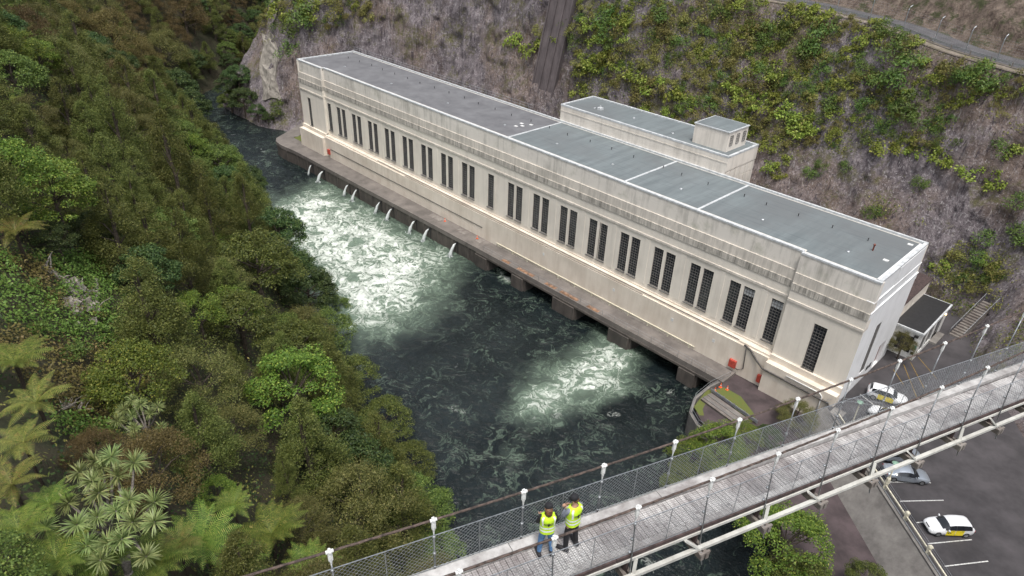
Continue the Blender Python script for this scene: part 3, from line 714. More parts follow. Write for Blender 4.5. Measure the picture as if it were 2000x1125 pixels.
q = MB(); q.box(2.5, 2.9, by0-.04, by0, 1.75, 2.15); pb(q, 'notice', MAT['darkmetal'], of, OO)
q = MB(); q.box(2.2, 2.7, by0-.25, by0, 4.45, 4.75); pb(q, 'air_unit', MAT['darkmetal'], of, OO)
q = MB(); q.box(bx1, bx1+.9, 22.9, 26.5, YARD-.1, YARD+.35); pb(q, 'step', MAT['batter'], of, OO)
# lit bulkhead lamp over the office door
lm, lnt, lb, lo = new_mat('lit_bulkhead'); lb.inputs['Emission Color'].default_value = (1, .62, .25, 1); lb.inputs['Emission Strength'].default_value = 6; lb.inputs['Base Color'].default_value = (.9, .7, .4, 1)
q = MB(); q.lathe([(.02,-.1),(.13,-.06),(.14,.06),(.05,.12)], (bx1+.12, 25.9, 4.55), 8); pb(q, 'lit_lamp', lm, of, OO)
# upper storey set back against the powerhouse
q = MB(); wall_open_x(q, bx0, W_+.1, 28.4, bz-.1, 7.75, [(17.2, 19.6, 5.85, 7.5), (20.6, 23.2, 5.85, 7.5), (24.4, 27.4, 5.85, 7.5)], .15); q.box(-4.4, bx0-.02, W_+.1, 28.4, YARD, 7.7); pb(q, 'upper_wall', MAT['annex'], of, OO)
q = MB(); q.box(-4.6, bx0+.18, W_+.05, 28.6, 7.75, 7.95); pb(q, 'upper_roof', MAT['darktimber'], of, OO)
for a, b_ in ((17.2, 19.6), (20.6, 23.2), (24.4, 27.4)): dark_panel('window', bx0-.14, bx0-.1, a, b_, 5.85, 7.5, 3)
q = MB()
for i in range(5): q.tube([(-.9+i*.28, 28.3, 7.95), (-.9+i*.28, 28.3, 8.5)], .03, 5)
pb(q, 'roof_spike', MAT['galv'], of, OO)

# ================================================================== QUAY
qy = empty('quay', (-70, -2.5, WATER), 0, 'dark stained concrete quay walkway along the foot of the powerhouse', 'quay'); QO = np.array(qy.location)
QY = -4.15
# outline of the walkway (plan), swinging inland at the far end
q = MB(); top, bot = BASE, BASE-.85
def slab(mb, pts, z0, z1):
    n = len(pts); mb.add([(x,y,z0) for x,y in pts]+[(x,y,z1) for x,y in pts], [tuple(range(n))[::-1], tuple(range(n, 2*n))]+[(i,(i+1)%n,n+(i+1)%n,n+i) for i in range(n)])
slab(q, [(-137.5,-5.2),(-134,-5.6),(-128,-5.0),(-64,QY),(-64,-.5),(-137.5,-.5)], bot, top); slab(q, [(-64,QY),(-13.2,QY+.1),(-13.2,-.5),(-64,-.5)], bot, top)
slab(q, [(-137.5,-5.2),(-137.5,-.5),(-137.5,1.0),(-146,10.5),(-148.5,9.5),(-143,1.5),(-139.5,-4.0)], bot-.02, top-.03)
pb(q, 'walkway', MAT['quaytop'], qy, QO)
q = MB(); slab(q, [(-137.4,-5.1),(-134,-5.5),(-128,-4.88),(-64,QY+.12),(-64,-.8),(-137.4,-.8)], WATER-2, bot+.01)
slab(q, [(-148.3,9.4),(-143,1.6),(-139.4,-3.9),(-137.3,-5.0),(-137.3,-.9),(-145,10)], WATER-2, bot-.03)
for i in range(16):                                       # shallow ribs on the river face
    x = -132+i*4.4; f = (x+128)/64; y = -4.88*(1-f)+(QY+.12)*f if x > -128 else -5.3
    q.box(x-.25, x+.25, y-.14, y+.3, WATER-1.5, bot-.02)
pb(q, 'river_wall', MAT['quay'], qy, QO)
q = MB(); q.box(-64, -13.3, -1.2, -.8, WATER-2, bot+.01); pb(q, 'outlet_back_wall', MAT['quay'], qy, QO)
for x0, x1 in ((-64.2,-60.6),(-54.6,-51.3),(-44.8,-39.6),(-33.0,-28.6),(-20.2,-17.0)):
    q = MB(); q.box(x0, x1, QY+.2, -1.1, WATER-2, bot+.005); q.box(x0+.3, x1-.3, QY-.25, QY+.25, WATER-2, bot-.35); pb(q, 'pier', MAT['quay'], qy, QO)
q = MB(); q.box(-63.9, -13.25, QY-.06, QY+.24, bot-.35, bot); pb(q, 'edge_beam', MAT['quay'], qy, QO)
MAT['patch'] = pmat('rusty_walkway_patch', (.30, .17, .10), .9, var=.5, scale=1.2)
rq = random.Random(2)
for x0, x1 in ((-57.5,-55.6),(-53.6,-49.8),(-47.0,-44.6),(-43.6,-39.8),(-37.8,-35.5)):
    q = MB(); q.box(x0, x1, QY+.25, QY+1.0, top-.01, top+.006); pb(q, 'rusty_patch', MAT['patch'], qy, QO)
for x0, x1 in ((-80,-76.5),(-71.5,-69),(-66,-64.6)):
    q = MB(); q.box(x0, x1, -2.6, -1.2, top-.01, top+.05); pb(q, 'hatch_cover', MAT['timber'], qy, QO)
q = MB(); x = -62.0                                       # wire handrail over the outlets
while x < -14: q.tube([(x, QY+.15, top), (x, QY+.15, top+1.0)], .022, 5); x += 2.3
for z in (.55, 1.0): q.tube([(-62, QY+.15, top+z), (-14.4, QY+.15, top+z)], .012, 4)
pb(q, 'handrail', MAT['galv'], qy, QO)
# outlet pipes that pour cooling water into the river
m, nt, b, out = new_mat('falling_water'); N = NT(nt); v = N.coords((6, 6, 1.2)); f = N.noise(v, 2.5, 4, .6)
nt.links.new(N.mix(N.ramp(f, [(.35, 0.0), (.65, 1.0)]), (.40, .44, .43), (.82, .85, .84)), b.inputs['Base Color']); b.inputs['Roughness'].default_value = .35; b.inputs['Alpha'].default_value = .82
MAT['jet'] = m
JETS = [(633,338,1.0),(680,354,.62),(697,364,.75),(741,388,.6),(764,401,.8),(808,430,.85),(835,442,.8),(887,470,.8),(612,333,.3)]
for jx, jy, sc in JETS:
    x = ony(jx, jy, -4.7)[0]; f = np.clip((x+128)/64, 0, 1); yw = -4.88*(1-f)+(QY+.12)*f; z0 = BASE-1.35
    q = MB(); pts = []; rr = []
    for k in range(8):
        t = k/7; pts.append((0, -.25-(.9+.7*sc)*t, -(z0-WATER+.1)*t*t*1.0)); rr.append((.10+.26*t)*(.55+.6*sc))
    rj = random.Random(int(jx)); q.tube([(p_[0]+rj.uniform(-.05, .05), p_[1], p_[2]) for p_ in pts], [r_*rj.uniform(.8, 1.15) for r_ in rr], 9)
    for kk in range(7):
        ox = rj.uniform(-.3, .3)*sc; oy = rj.uniform(-.25, .2)*sc; q.tube([(p_[0]+ox*t_, p_[1]+oy*t_, p_[2]) for t_, p_ in zip(np.linspace(0, 1, 8), pts)][2:], [.03, .05, .06, .05, .07, .10], 5)
    for kk in range(16):
        ox = rj.uniform(-.75, .75)*sc; oy = rj.uniform(-.7, .6)*sc; hh_ = rj.uniform(.05, .38)*sc; bz = -(z0-WATER)-.05; q.lathe([(.16*sc, bz), (.11*sc, bz+hh_*.6), (.02, bz+hh_)], (ox, pts[-1][1]+oy, 0), 6)
    base = empty('outlet_jet', (x, yw, z0), 0, 'white jet of water pouring from a pipe in the quay wall into the river', 'water jet', 'outlet jets along the quay')
    q.build('falling_water', MAT['jet'], base, smooth=True)
    q = MB(); q.tube([(0, .3, .02), (0, -.28, 0)], .17*(.6+.5*sc), 10); q.box(.3, .42, -.12, .1, -(z0-WATER), .5); q.build('outlet_pipe', MAT['darkmetal'], base)
# splash mounds where the jets land are part of the river surface
# ================================================================== SUSPENSION FOOTBRIDGE
B0 = np.array([8.5915, -71.6034]); BH = .2925; BA, BB = 41.605, -.0700; HSP, BW = 2.2633, 1.39
bd = np.array([math.sin(BH), math.cos(BH)]); bnn = np.array([math.cos(BH), -math.sin(BH)])
def BP(s, lat=0.0, dz=0.0):
    xy = B0+bd*s+bnn*lat; return np.array([xy[0], xy[1], BA+BB*s+dz])
br = empty('footbridge', tuple(BP(10)), 0, 'grey timber suspension footbridge with wire-mesh sides hung from rusty cables', 'bridge'); BO = np.array(br.location)
def bb(mb, name, mat, smooth=False, parent=br):
    o = mb.build(name, mat, parent, smooth=smooth); o.data.transform(Matrix.Translation(-Vector(BO))); return o
S0, S1 = -14.0, 62.0
# deck boards with fine wire netting nailed over them
m, nt, b, out = new_mat('netted_deck_board'); N = NT(nt)
g = N.n('NewGeometry'); mp = N.n('Mapping'); nt.links.new(g.outputs['Position'], mp.inputs['Vector']); mp.inputs['Rotation'].default_value = (0, 0, BH); v = mp.outputs[0]
oi = N.n('ObjectInfo')
big = N.noise(v, .55, 5, .65); fin = N.noise(v, 5.0, 5, .7)
c = N.mix(N.ramp(big, [(.38, 0.0), (.62, 1.0)]), (.62, .61, .595), (.25, .232, .228))
c = N.mix(N.ramp(fin, [(.52, 0.0), (.72, 1.0)]), c, (.14, .12, .118))
sep = N.n('SeparateXYZ', Vector=v)
wx = N.math('FRACT', N.math('MULTIPLY', sep.outputs[0], 16.0)); wy = N.math('FRACT', N.math('MULTIPLY', sep.outputs[1], 16.0))
net = N.math('MAXIMUM', N.math('GREATER_THAN', wx, .66), N.math('GREATER_THAN', wy, .74))
c = N.mix(N.math('MULTIPLY', net, .55), c, (.12, .10, .10))
hsv = N.n('HueSaturation', Color=c); val = N.math('MULTIPLY_ADD', oi.outputs['Random'], .3); nt.nodes[-1].inputs[2].default_value = .85; nt.links.new(val, hsv.inputs['Value'])
nt.links.new(hsv.outputs[0], b.inputs['Base Color']); b.inputs['Roughness'].default_value = .85
nt.links.new(N.bump(N.math('ADD', net, fin), .4, .01), b.inputs['Normal']); MAT['deck'] = m
BDW = .148; DL0, DL1 = .36, BW-.10
bmsh = MB().box(DL0, DL1, 0, BDW-.012, -.05, 0).mesh('deck_board'); bmsh.materials.append(MAT['deck'])
pitch_b = math.atan(BB)
rb = random.Random(8); s = -7.5; k = 0
while k < 285:
    o = obj('deck_board', bmsh, None, br, Vector(BP(s, 0, rb.uniform(-.004, .004)))-Vector(BO)); o.rotation_euler = (pitch_b, 0, -BH); s += BDW; k += 1
rest = MB()
for a_, b_ in ((S0, -7.5), (s, S1)):
    t = a_
    while t < b_-BDW:
        P4 = [BP(t, DL0), BP(t+BDW-.012, DL0), BP(t+BDW-.012, DL1), BP(t, DL1)]
        rest.hexa([q-[0,0,.05] for q in P4], P4); t += BDW
tag(bb(rest, 'further_deck_boards', MAT['deck']), kind='stuff')
def blen(name, lat, dz, w, h, mat, step=2*HSP, gap=.02, s0=S0, s1=S1, jit=0.0):
    t = s0; r = random.Random(int(lat*100)+7)
    while t < s1:
        q = MB(); j = r.uniform(-jit, jit); q.beam(BP(t+gap, lat+j, dz), BP(min(t+step, s1), lat+j, dz), w, h); bb(q, name, mat); t += step
blen('kerb_timber', .22, .06, .24, .17, MAT['kerb'], jit=.015)
blen('kerb_timber', BW-.03, .04, .15, .15, MAT['kerb'], jit=.01)
blen('edge_stringer', .04, -.11, .10, .22, MAT['darktimber'], 3*HSP); blen('edge_stringer', BW+.06, -.08, .08, .26, MAT['darktimber'], 3*HSP)
blen('joist', .55, -.13, .12, .16, MAT['darktimber'], 3*HSP); blen('joist', 1.05, -.13, .12, .16, MAT['darktimber'], 3*HSP)
blen('top_chord', BW+.11, -.12, .05, .09, MAT['beam'], 2*HSP, 0); blen('top_chord', -.09, -.16, .10, .12, MAT['beam'], 2*HSP, 0)
blen('bottom_chord', BW+.25, -.58, .11, .10, MAT['beam'], 2*HSP, .0); blen('bottom_chord', -.22, -.60, .14, .12, MAT['beam'], 2*HSP, 0)
ncell = int((S1-S0)/HSP)
i0 = -6
for i in range(i0, 27):
    s = i*HSP
    # paired transom timbers with bolts
    q = MB(); q.beam(BP(s-.085, -.52, -.72), BP(s-.085, BW+.46, -.72), .10, .20); q.beam(BP(s+.085, -.52, -.72), BP(s+.085, BW+.46, -.72), .10, .20)
    q.beam(BP(s, BW+.38, -.60), BP(s, BW+.45, -.60), .34, .05); bb(q, 'transom', MAT['timber'])
    q = MB(); q.tube([BP(s-.1, BW+.38, -.58), BP(s+.02, BW+.40, -1.1)], .018, 5); bb(q, 'tie_bolt', MAT['galv'])
    if i % 2 == 0:
        for lat_a, lat_b in ((BW+.16, BW+.28), (-.10, -.22)):
            q = MB(); q.beam(BP(s-.06, lat_b, -.58), BP(s-.55, lat_a, -.14), .10, .05); bb(q, 'brace', MAT['beam'])
    else:
        q = MB(); q.beam(BP(s+.08, BW+.24, -.58), BP(s+.18, BW+.13, -.14), .09, .05); bb(q, 'brace', MAT['beam'])
    for lt in (.05, BW): q = MB(); q.beam(BP(s, lt, -.2), BP(s, lt, -.65), .1, .1); bb(q, 'strut', MAT['darktimber'])
def cable_h(i): return 1.68+.0145*(i-2)**2
# cast clamp: a saddle over the cable, a waisted body with two slots' worth of lobes and a neck
cl = MB()
cl.lathe([(.010,.10),(.035,.09),(.045,.05),(.035,.02),(.05,-.03),(.045,-.08),(.052,-.16),(.05,-.30),(.03,-.40),(.018,-.50)], n=8)
cl.box(-.075,.075,-.03,.03,-.02,.035); cl.box(-.03,-.012,-.06,.06,-.3,-.02); cl.box(.012,.03,-.06,.06,-.3,-.02)
cl.tube([(0,-.10,.0),(0,.10,.0)], .048, 8)
cl.v = [(x*.8, y*.8, z*.9) for x, y, z in cl.v]; clm = cl.mesh('clamp', False); clm.materials.append(MAT['cast'])
for lat, side in ((0.0, 'far'), (BW+.05, 'near')):
    pts = [BP(s, lat, cable_h(s/HSP)) for s in np.arange(S0, S1+.1, HSP/2)]
    q = MB(); q.tube(pts, .027, 7)
    off = .03
    for k in range(3):                                   # strand wires laid round the cable
        h_ = []
        for j, s in enumerate(np.arange(S0, S1, .11)):
            a = j*.55+k*2.094; h_.append(BP(s, lat+.020*math.cos(a), cable_h(s/HSP)+.020*math.sin(a)))
        q.tube(h_, .013, 4)
    bb(q, 'main_cable', MAT['rust'], True)
    for i in range(i0, 27):
        s = i*HSP; ch = cable_h(i)
        o = obj('cable_clamp', clm, None, br, Vector(BP(s, lat, ch))-Vector(BO)); o.rotation_euler = (pitch_b*0, 0, -BH)
        q = MB(); q.tube([BP(s, lat, ch-.46), BP(s, lat, 1.16), BP(s, lat+(.0 if lat < 1 else .16), -.68)], .019, 6); q.lathe([(.035,-.03),(.045,0),(.035,.03)], BP(s, lat, 1.14), 6); q.lathe([(.035,-.03),(.045,0),(.035,.03)], BP(s, lat, .58), 6); q.lathe([(.03,-.03),(.04,0),(.03,.03)], BP(s, lat, .1), 6)
        bb(q, 'hanger', MAT['galv'], True)
    # chain-link side panel between hangers: real diagonal wires
    SP = .118
    for i in range(i0, 26):
        s = i*HSP; q = MB(); hgt = 1.12; z0 = .06
        n = int((HSP+hgt)/SP)
        for sgn in (1, -1):
            for k in range(-int(hgt/SP)-1, int(HSP/SP)+1):
                a0 = k*SP; u0, u1 = a0, a0+hgt; zA, zB = 0, hgt
                if u0 < 0: zA = -u0; u0 = 0
                if u1 > HSP: zB = hgt-(u1-HSP); u1 = HSP
                if u1-u0 < .02: continue
                if sgn < 0: u0, u1 = HSP-u0, HSP-u1
                q.tube([BP(s+u0, lat, z0+zA), BP(s+u1, lat, z0+zB)], .0042, 3, False)
        bb(q, 'chain_link', MAT['galv'])
        q = MB()
        for z in (z0, z0+hgt): q.tube([BP(s, lat, z), BP(s+HSP, lat, z)], .012, 5)
        q.tube([BP(s+HSP/2, lat, z0), BP(s+HSP/2, lat, z0+hgt)], .009, 4); bb(q, 'fence_wire', MAT['galv'])
# ================================================================== PEOPLE
def skin(name, nodes, edges, mat, parent, root=0, levels=2):
    me = bpy.data.meshes.new(name); bm = bmesh.new(); ly = bm.verts.layers.skin.verify(); vs = []
    for i, (co, r) in enumerate(nodes):
        v = bm.verts.new(co); r = r if hasattr(r, '__len__') else (r, r); v[ly].radius = r; v[ly].use_root = (i == root); vs.append(v)
    for a, b_ in edges: bm.edges.new((vs[a], vs[b_]))
    bm.to_mesh(me); bm.free()
    o = bpy.data.objects.new(name, me); COL.objects.link(o)
    md = o.modifiers.new('s', 'SKIN'); md.use_smooth_shade = True; md.branch_smoothing = .6
    o.modifiers.new('u', 'SUBSURF').levels = levels
    bpy.context.view_layer.update()
    m2 = bpy.data.meshes.new_from_object(o.evaluated_get(bpy.context.evaluated_depsgraph_get()))
    bpy.data.objects.remove(o); bpy.data.meshes.remove(me)
    m2.name = name; m2.materials.clear(); m2.materials.append(mat)
    m2.polygons.foreach_set('use_smooth', np.ones(len(m2.polygons), bool))
    return obj(name, m2, None, parent)
MAT['skin'] = pmat('skin', (.52, .30, .21), .55, var=.1); MAT['hair'] = pmat('brown_hair', (.16, .075, .03), .6, var=.5, scale=30)
MAT['hivis'] = pmat('hi_vis_yellow', (.58, .86, .03), .6, var=.12, scale=9, bump=.3, bscale=12, bdist=.03); MAT['reflect'] = pmat('reflective_tape', (.75, .77, .77), .4, var=.06)
MAT['denim'] = pmat('blue_denim', (.10, .22, .42), .85, var=.3, scale=9, bump=.3); MAT['blackcloth'] = pmat('black_cloth', (.014, .014, .017), .85, var=.3, scale=9, bump=.2)
MAT['greycloth'] = pmat('grey_cloth', (.20, .22, .27), .85, var=.3, scale=9, bump=.2); MAT['shoe'] = pmat('dark_shoe', (.022, .02, .022), .7)
def ring_loft(name, rings, mat, parent, n=20, closed=False):
    """rings of (cx, cy, z, rx, ry)"""
    V = []; Fc = []
    for cx, cy, z, rx, ry in rings:
        for k in range(n):
            a = 2*math.pi*k/n; c_, s_ = math.cos(a), math.sin(a)
            V.append((cx+rx*abs(c_)**.8*math.copysign(1, c_), cy+ry*abs(s_)**.9*math.copysign(1, s_), z))
    for i in range(len(rings)-1):
        for k in range(n): Fc.append((i*n+k, i*n+(k+1) % n, (i+1)*n+(k+1) % n, (i+1)*n+k))
    o = obj(name, mesh_np(name, V, Fc, True), mat, parent); return o
def torso_pt(rings, ang, z, out=.006):
    zs = [r[2] for r in rings]; f = [np.interp(z, zs, [r[j] for r in rings]) for j in (0, 1, 3, 4)]
    c_, s_ = math.cos(ang), math.sin(ang)
    return (f[0]+(f[2]+out)*abs(c_)**.8*math.copysign(1, c_), f[1]+(f[3]+out)*abs(s_)**.9*math.copysign(1, s_), z)
def person(loc, rz, H, label, pose, trousers, sleeve, longhair):
    """local frame: faces +y"""
    p_ = empty('person', loc, rz, label, 'person'); k = H/1.72
    J = pose
    def sc(d): return {n: (Vector(c)*k) for n, c in d.items()}
    J = sc(J)
    nodes = []; idx = {}; edges = []
    def nd(n, co, r): idx[n] = len(nodes); nodes.append((tuple(co), r)); return idx[n]
    def ch(*ns): 
        for a, b_ in zip(ns, ns[1:]): edges.append((idx[a], idx[b_]))
    nd('pelvis', J['pelvis'], (.135*k, .10*k)); nd('waist', J['waist'], (.115*k, .09*k)); nd('chest', J['chest'], (.14*k, .105*k)); nd('neckb', J['neckb'], .06*k); nd('neck', J['neck'], .052*k); nd('head', J['head'], (.072*k, .085*k)); nd('crown', J['crown'], (.062*k, .075*k))
    ch('pelvis', 'waist', 'chest', 'neckb', 'neck', 'head', 'crown')
    for s_ in 'LR':
        nd('hip'+s_, J['hip'+s_], .088*k); nd('knee'+s_, J['knee'+s_], .056*k); nd('ank'+s_, J['ank'+s_], .038*k); nd('toe'+s_, J['toe'+s_], .036*k); ch('pelvis', 'hip'+s_, 'knee'+s_, 'ank'+s_, 'toe'+s_)
        nd('sho'+s_, J['sho'+s_], .055*k); nd('elb'+s_, J['elb'+s_], .04*k); nd('wri'+s_, J['wri'+s_], .028*k); nd('palm'+s_, J['palm'+s_], (.036*k, .018*k)); ch('chest', 'sho'+s_, 'elb'+s_, 'wri'+s_, 'palm'+s_)
    body = skin('body', nodes, edges, MAT['skin'], p_)
    for s_ in 'LR':                                       # five separate fingers rooted in each palm
        w = J['palm'+s_]; d = (w-J['wri'+s_]).normalized(); up = Vector((0, 0, 1)); sd_ = d.cross(up).normalized(); cu = sd_.cross(d).normalized()
        fn = MB()
        for q, (o_, ln) in enumerate(((-.030,.070),(-.010,.080),(.010,.076),(.028,.060),(-.045,.055))):
            a = w+sd_*o_*k; dd = d if q < 4 else (d-sd_*.9).normalized()
            fn.tube([a-d*.02*k, a+dd*ln*.5*k, a+(dd*ln*.85-cu*.02)*k, a+(dd*ln-cu*.035)*k], [.009*k, .0085*k, .008*k, .006*k], 6)
        fn.build('fingers', MAT['skin'], body, smooth=True)
    # face
    h = J['head']; fw = (J['face']-h).normalized(); sd_ = fw.cross(Vector((0, 0, 1))).normalized(); up = sd_.cross(fw)
    fc = MB(); fc.add([h+fw*.085*k+up*.03*k, h+fw*.085*k-sd_*.014*k-up*.012*k, h+fw*.112*k-up*.012*k, h+fw*.085*k+sd_*.014*k-up*.012*k, h+fw*.085*k-up*.02*k], [(0,1,2),(0,2,3),(1,4,2),(2,4,3)])
    for e in (-1, 1): fc.lathe([(.004,-.03),(.018,-.015),(.02,.015),(.006,.03)], h+sd_*e*.075*k-up*.005, 6)
    fc.build('nose_and_ears', MAT['skin'], body)
    ey = MB()
    for e in (-1, 1): ey.lathe([(.003,-.008),(.009,0),(.003,.008)], h+fw*.082*k+sd_*e*.03*k+up*.018*k, 6)
    ey.tube([h+fw*.084*k-up*.045*k-sd_*.022*k, h+fw*.088*k-up*.047*k, h+fw*.084*k-up*.045*k+sd_*.022*k], .004, 4); ey.build('eyes_and_mouth', MAT['black'], body)
    # clothing
    tn = [(tuple(J['pelvis']+Vector((0,0,.03))), (.155*k, .12*k)), (tuple(J['pelvis']+Vector((0,0,-.03))), (.15*k, .118*k))]; te = [(0, 1)]
    for s_ in 'LR':
        b_ = len(tn); kn = J['knee'+s_]; an_ = J['ank'+s_]
        tn += [(tuple(J['hip'+s_]), .105*k), (tuple(J['hip'+s_].lerp(kn, .5)), .092*k), (tuple(kn), .074*k), (tuple(kn.lerp(an_, .5)), .066*k), (tuple(an_+Vector((0,0,.03))), .058*k)]; te += [(1, b_), (b_, b_+1), (b_+1, b_+2), (b_+2, b_+3), (b_+3, b_+4)]
    skin('trousers', tn, te, trousers, p_)
    sn = [(tuple(J['waist']), (.135*k, .105*k)), (tuple(J['chest']), (.158*k, .118*k)), (tuple(J['neckb']), .07*k)]; se = [(0, 1), (1, 2)]
    for s_ in 'LR':
        b_ = len(sn); sn += [(tuple(J['sho'+s_]), .068*k), (tuple(J['sho'+s_].lerp(J['elb'+s_], .5)), .058*k), (tuple(J['elb'+s_]), .052*k), (tuple(J['wri'+s_].lerp(J['elb'+s_], .12)), .038*k)]; se += [(1, b_), (b_, b_+1), (b_+1, b_+2), (b_+2, b_+3)]
    skin('shirt', sn, se, sleeve, p_, 1)
    for s_ in 'LR':
        a, t = J['ank'+s_], J['toe'+s_]; dv = t-a; dv.z = 0; dv.normalize()
        pts = [a-dv*.085*k, a, a+dv*.10*k, a+dv*.235*k]; q = MB(); zf = min(a.z, t.z)
        q.tube([(v.x, v.y, zf+.022) for v in pts], [.045*k, .056*k, .058*k, .045*k], 8); q.tube([(a.x, a.y, zf+.02), (a.x, a.y, zf+.10*k)], [.058*k, .056*k], 8)
        q.build('shoe', MAT['shoe'], p_, smooth=True)
    # vest
    c0, c1, c2 = J['pelvis'], J['waist'], J['chest']; nb = J['neckb']
    def cc(z):
        zs = [c0.z, c1.z, c2.z, nb.z]; return np.interp(z, zs, [q.x for q in (c0, c1, c2, nb)]), np.interp(z, zs, [q.y for q in (c0, c1, c2, nb)])
    rings = []
    for z, rx, ry in ((-.06, .185, .150), (.02, .187, .150), (.16, .182, .145), (.30, .190, .150), (.40, .205, .148), (.455, .200, .128), (.495, .150, .098), (.515, .095, .078)):
        zz = c0.z+z*k; x_, y_ = cc(zz); rings.append((x_, y_, zz, rx*k, ry*k))
    vest = ring_loft('vest', rings, MAT['hivis'], p_)
    def strip(z0, z1, a0, a1, nseg, mat, nm_, out=.005):
        V = []; Fc = []
        for i in range(nseg+1):
            a = a0+(a1-a0)*i/nseg
            for z in (z0, (z0+z1)/2, z1): V.append(torso_pt(rings, a, c0.z+z*k, out))
        for i in range(nseg):
            for j in range(2): Fc.append((3*i+j, 3*i+3+j, 3*i+4+j, 3*i+1+j))
        return obj(nm_, mesh_np(nm_, V, Fc, True), mat, vest)
    strip(.03, .075, 0, 2*math.pi, 40, MAT['reflect'], 'reflective_stripe'); strip(.125, .17, 0, 2*math.pi, 40, MAT['reflect'], 'reflective_stripe')
    for ac in (-.5*math.pi-.72, -.5*math.pi+.72, .5*math.pi-.72, .5*math.pi+.72):
        V = []; Fc = []; zz = [.22, .28, .34, .40, .44, .47, .493]
        for z in zz:
            for da in (-.13, .13): V.append(torso_pt(rings, ac+da*(1.0 if z < .44 else 1.3), c0.z+z*k, .006))
        for j in range(len(zz)-1): Fc.append((2*j, 2*j+1, 2*j+3, 2*j+2))
        obj('reflective_stripe', mesh_np('stripe', V, Fc, True), MAT['reflect'], vest)
    # emblem on the back: upright drop-shaped body between two looped wings
    em = MB()
    def bp(a, z): return torso_pt(rings, -.5*math.pi+a, c0.z+z*k, .009)
    em.tube([bp(0, .235), bp(0, .26), bp(0, .30), bp(0, .335)], [.006, .020, .017, .004], 6); em.tube([bp(-.05, .345), bp(0, .332), bp(.05, .345)], .006, 4)
    for sg in (-1, 1):
        em.tube([bp(sg*(.04+.21*(1-math.cos(t))), .292+.026*math.sin(t)+.012*(1-math.cos(t))) for t in np.linspace(0, 2*math.pi, 14)], .0065, 4, False)
    em.build('emblem', MAT['black'], vest)
    # cap and hair
    hd = J['head']; q = MB(); T = []
    q.lathe([(.098*k, .0), (.102*k, .035*k), (.094*k, .075*k), (.066*k, .108*k), (.02*k, .122*k)], (0, 0, 0), 14)
    V = [(x, y, z) for x, y, z in q.v]; brim = []
    q2 = MB(); pr = [(math.sin(t)*.078*k, .088*k*math.cos(t)*1.0) for t in np.linspace(-1.25, 1.25, 9)]
    q2.add([(x, y*.9, .012*k) for x, y in pr]+[(x*.82, y+.075*k, -.006*k) for x, y in pr]+[(x, y*.9, .003*k) for x, y in pr]+[(x*.82, y+.075*k, -.015*k) for x, y in pr],
           [(i, i+1, 10+i, 9+i) for i in range(8)]+[(18+i, 27+i, 28+i, 19+i) for i in range(8)]+[(9+i, 10+i, 28+i, 27+i) for i in range(8)])
    yaw = math.atan2(-fw.x, fw.y); M_ = Matrix.Translation(hd+Vector((0, 0, .035*k))) @ Matrix.Rotation(yaw, 4, 'Z') @ Matrix.Rotation(math.asin(max(-1, min(1, fw.z)))*1.0, 4, 'X')
    cap = q.build('cap', MAT['blackcloth'], p_, smooth=True); cap.data.transform(M_); bm_ = q2.build('brim', MAT['blackcloth'], cap); bm_.data.transform(M_)
    hq = MB()
    if longhair: hq.tube([hd-fw*.03*k+Vector((0,0,.04)), hd-fw*.06*k+Vector((0,0,-.05*k)), hd-fw*.075*k+Vector((0,0,-.14*k)), hd-fw*.07*k+Vector((0,0,-.20*k))], [.085*k, .098*k, .09*k, .045*k], 10)
    else: hq.tube([hd-fw*.012*k+Vector((0,0,.05*k)), hd-fw*.022*k+Vector((0,0,.0)), hd-fw*.03*k+Vector((0,0,-.05*k))], [.085*k, .088*k, .06*k], 10)
    hq.build('hair', MAT['hair'], p_, smooth=True)
    return p_
def stand(lean=0.0, spread=.1, arms='down', turn=0.0, one=None):
    P_ = dict(pelvis=(0,0,.93), waist=(0,.01,1.08), chest=(0,.0,1.27), neckb=(0,-.005,1.43), neck=(0,.01,1.50), head=(0,.025,1.60), crown=(0,.015,1.68), face=(0,.2,1.56))
    for s_, sg in (('L', -1), ('R', 1)):
        P_['hip'+s_] = (sg*.085, 0, .87); P_['knee'+s_] = (sg*(.09+spread*.3), .02, .48); P_['ank'+s_] = (sg*(.09+spread*.55), -.02, .085); P_['toe'+s_] = (sg*(.10+spread*.7), .15, .035); P_['sho'+s_] = (sg*.175, -.005, 1.385)
        if arms == 'rail': P_['elb'+s_] = (sg*.235, .05, 1.12); P_['wri'+s_] = (sg*.15, .24, 1.08); P_['palm'+s_] = (sg*.11, .31, 1.09)
        elif arms == 'fold': P_['elb'+s_] = (sg*.25, .10, 1.13); P_['wri'+s_] = (sg*.03, .24, 1.20+.04*sg); P_['palm'+s_] = (sg*-.05, .25, 1.22+.04*sg)
    return P_
f1 = onz(1064, 1080, 41.30); s1_ = (f1[:2]-B0)@bd; l1 = (f1[:2]-B0)@bnn
f2 = onz(1113, 1067, 41.25); s2_ = (f2[:2]-B0)@bd; l2 = (f2[:2]-B0)@bnn
P1 = BP(s1_, max(.52, l1), .012); P2 = BP(s2_, max(.52, l2), .012)
def face_to(dx, dy): return math.atan2(-dx, dy)
person(tuple(P1), face_to(-.80, .60), 1.70, 'person in blue jeans and yellow hi-vis vest, seen from behind, looking over the bridge side', stand(arms='rail', spread=.12), MAT['denim'], MAT['blackcloth'], True)
po = stand(arms='fold', spread=.14); po['face'] = (-.10, .2, 1.52); po['toeL'] = (-.24, .13, .035)
person(tuple(P2), face_to(-.98, .12), 1.78, 'person in black trousers and grey sleeves under a yellow hi-vis vest, arms raised', po, MAT['blackcloth'], MAT['greycloth'], False)
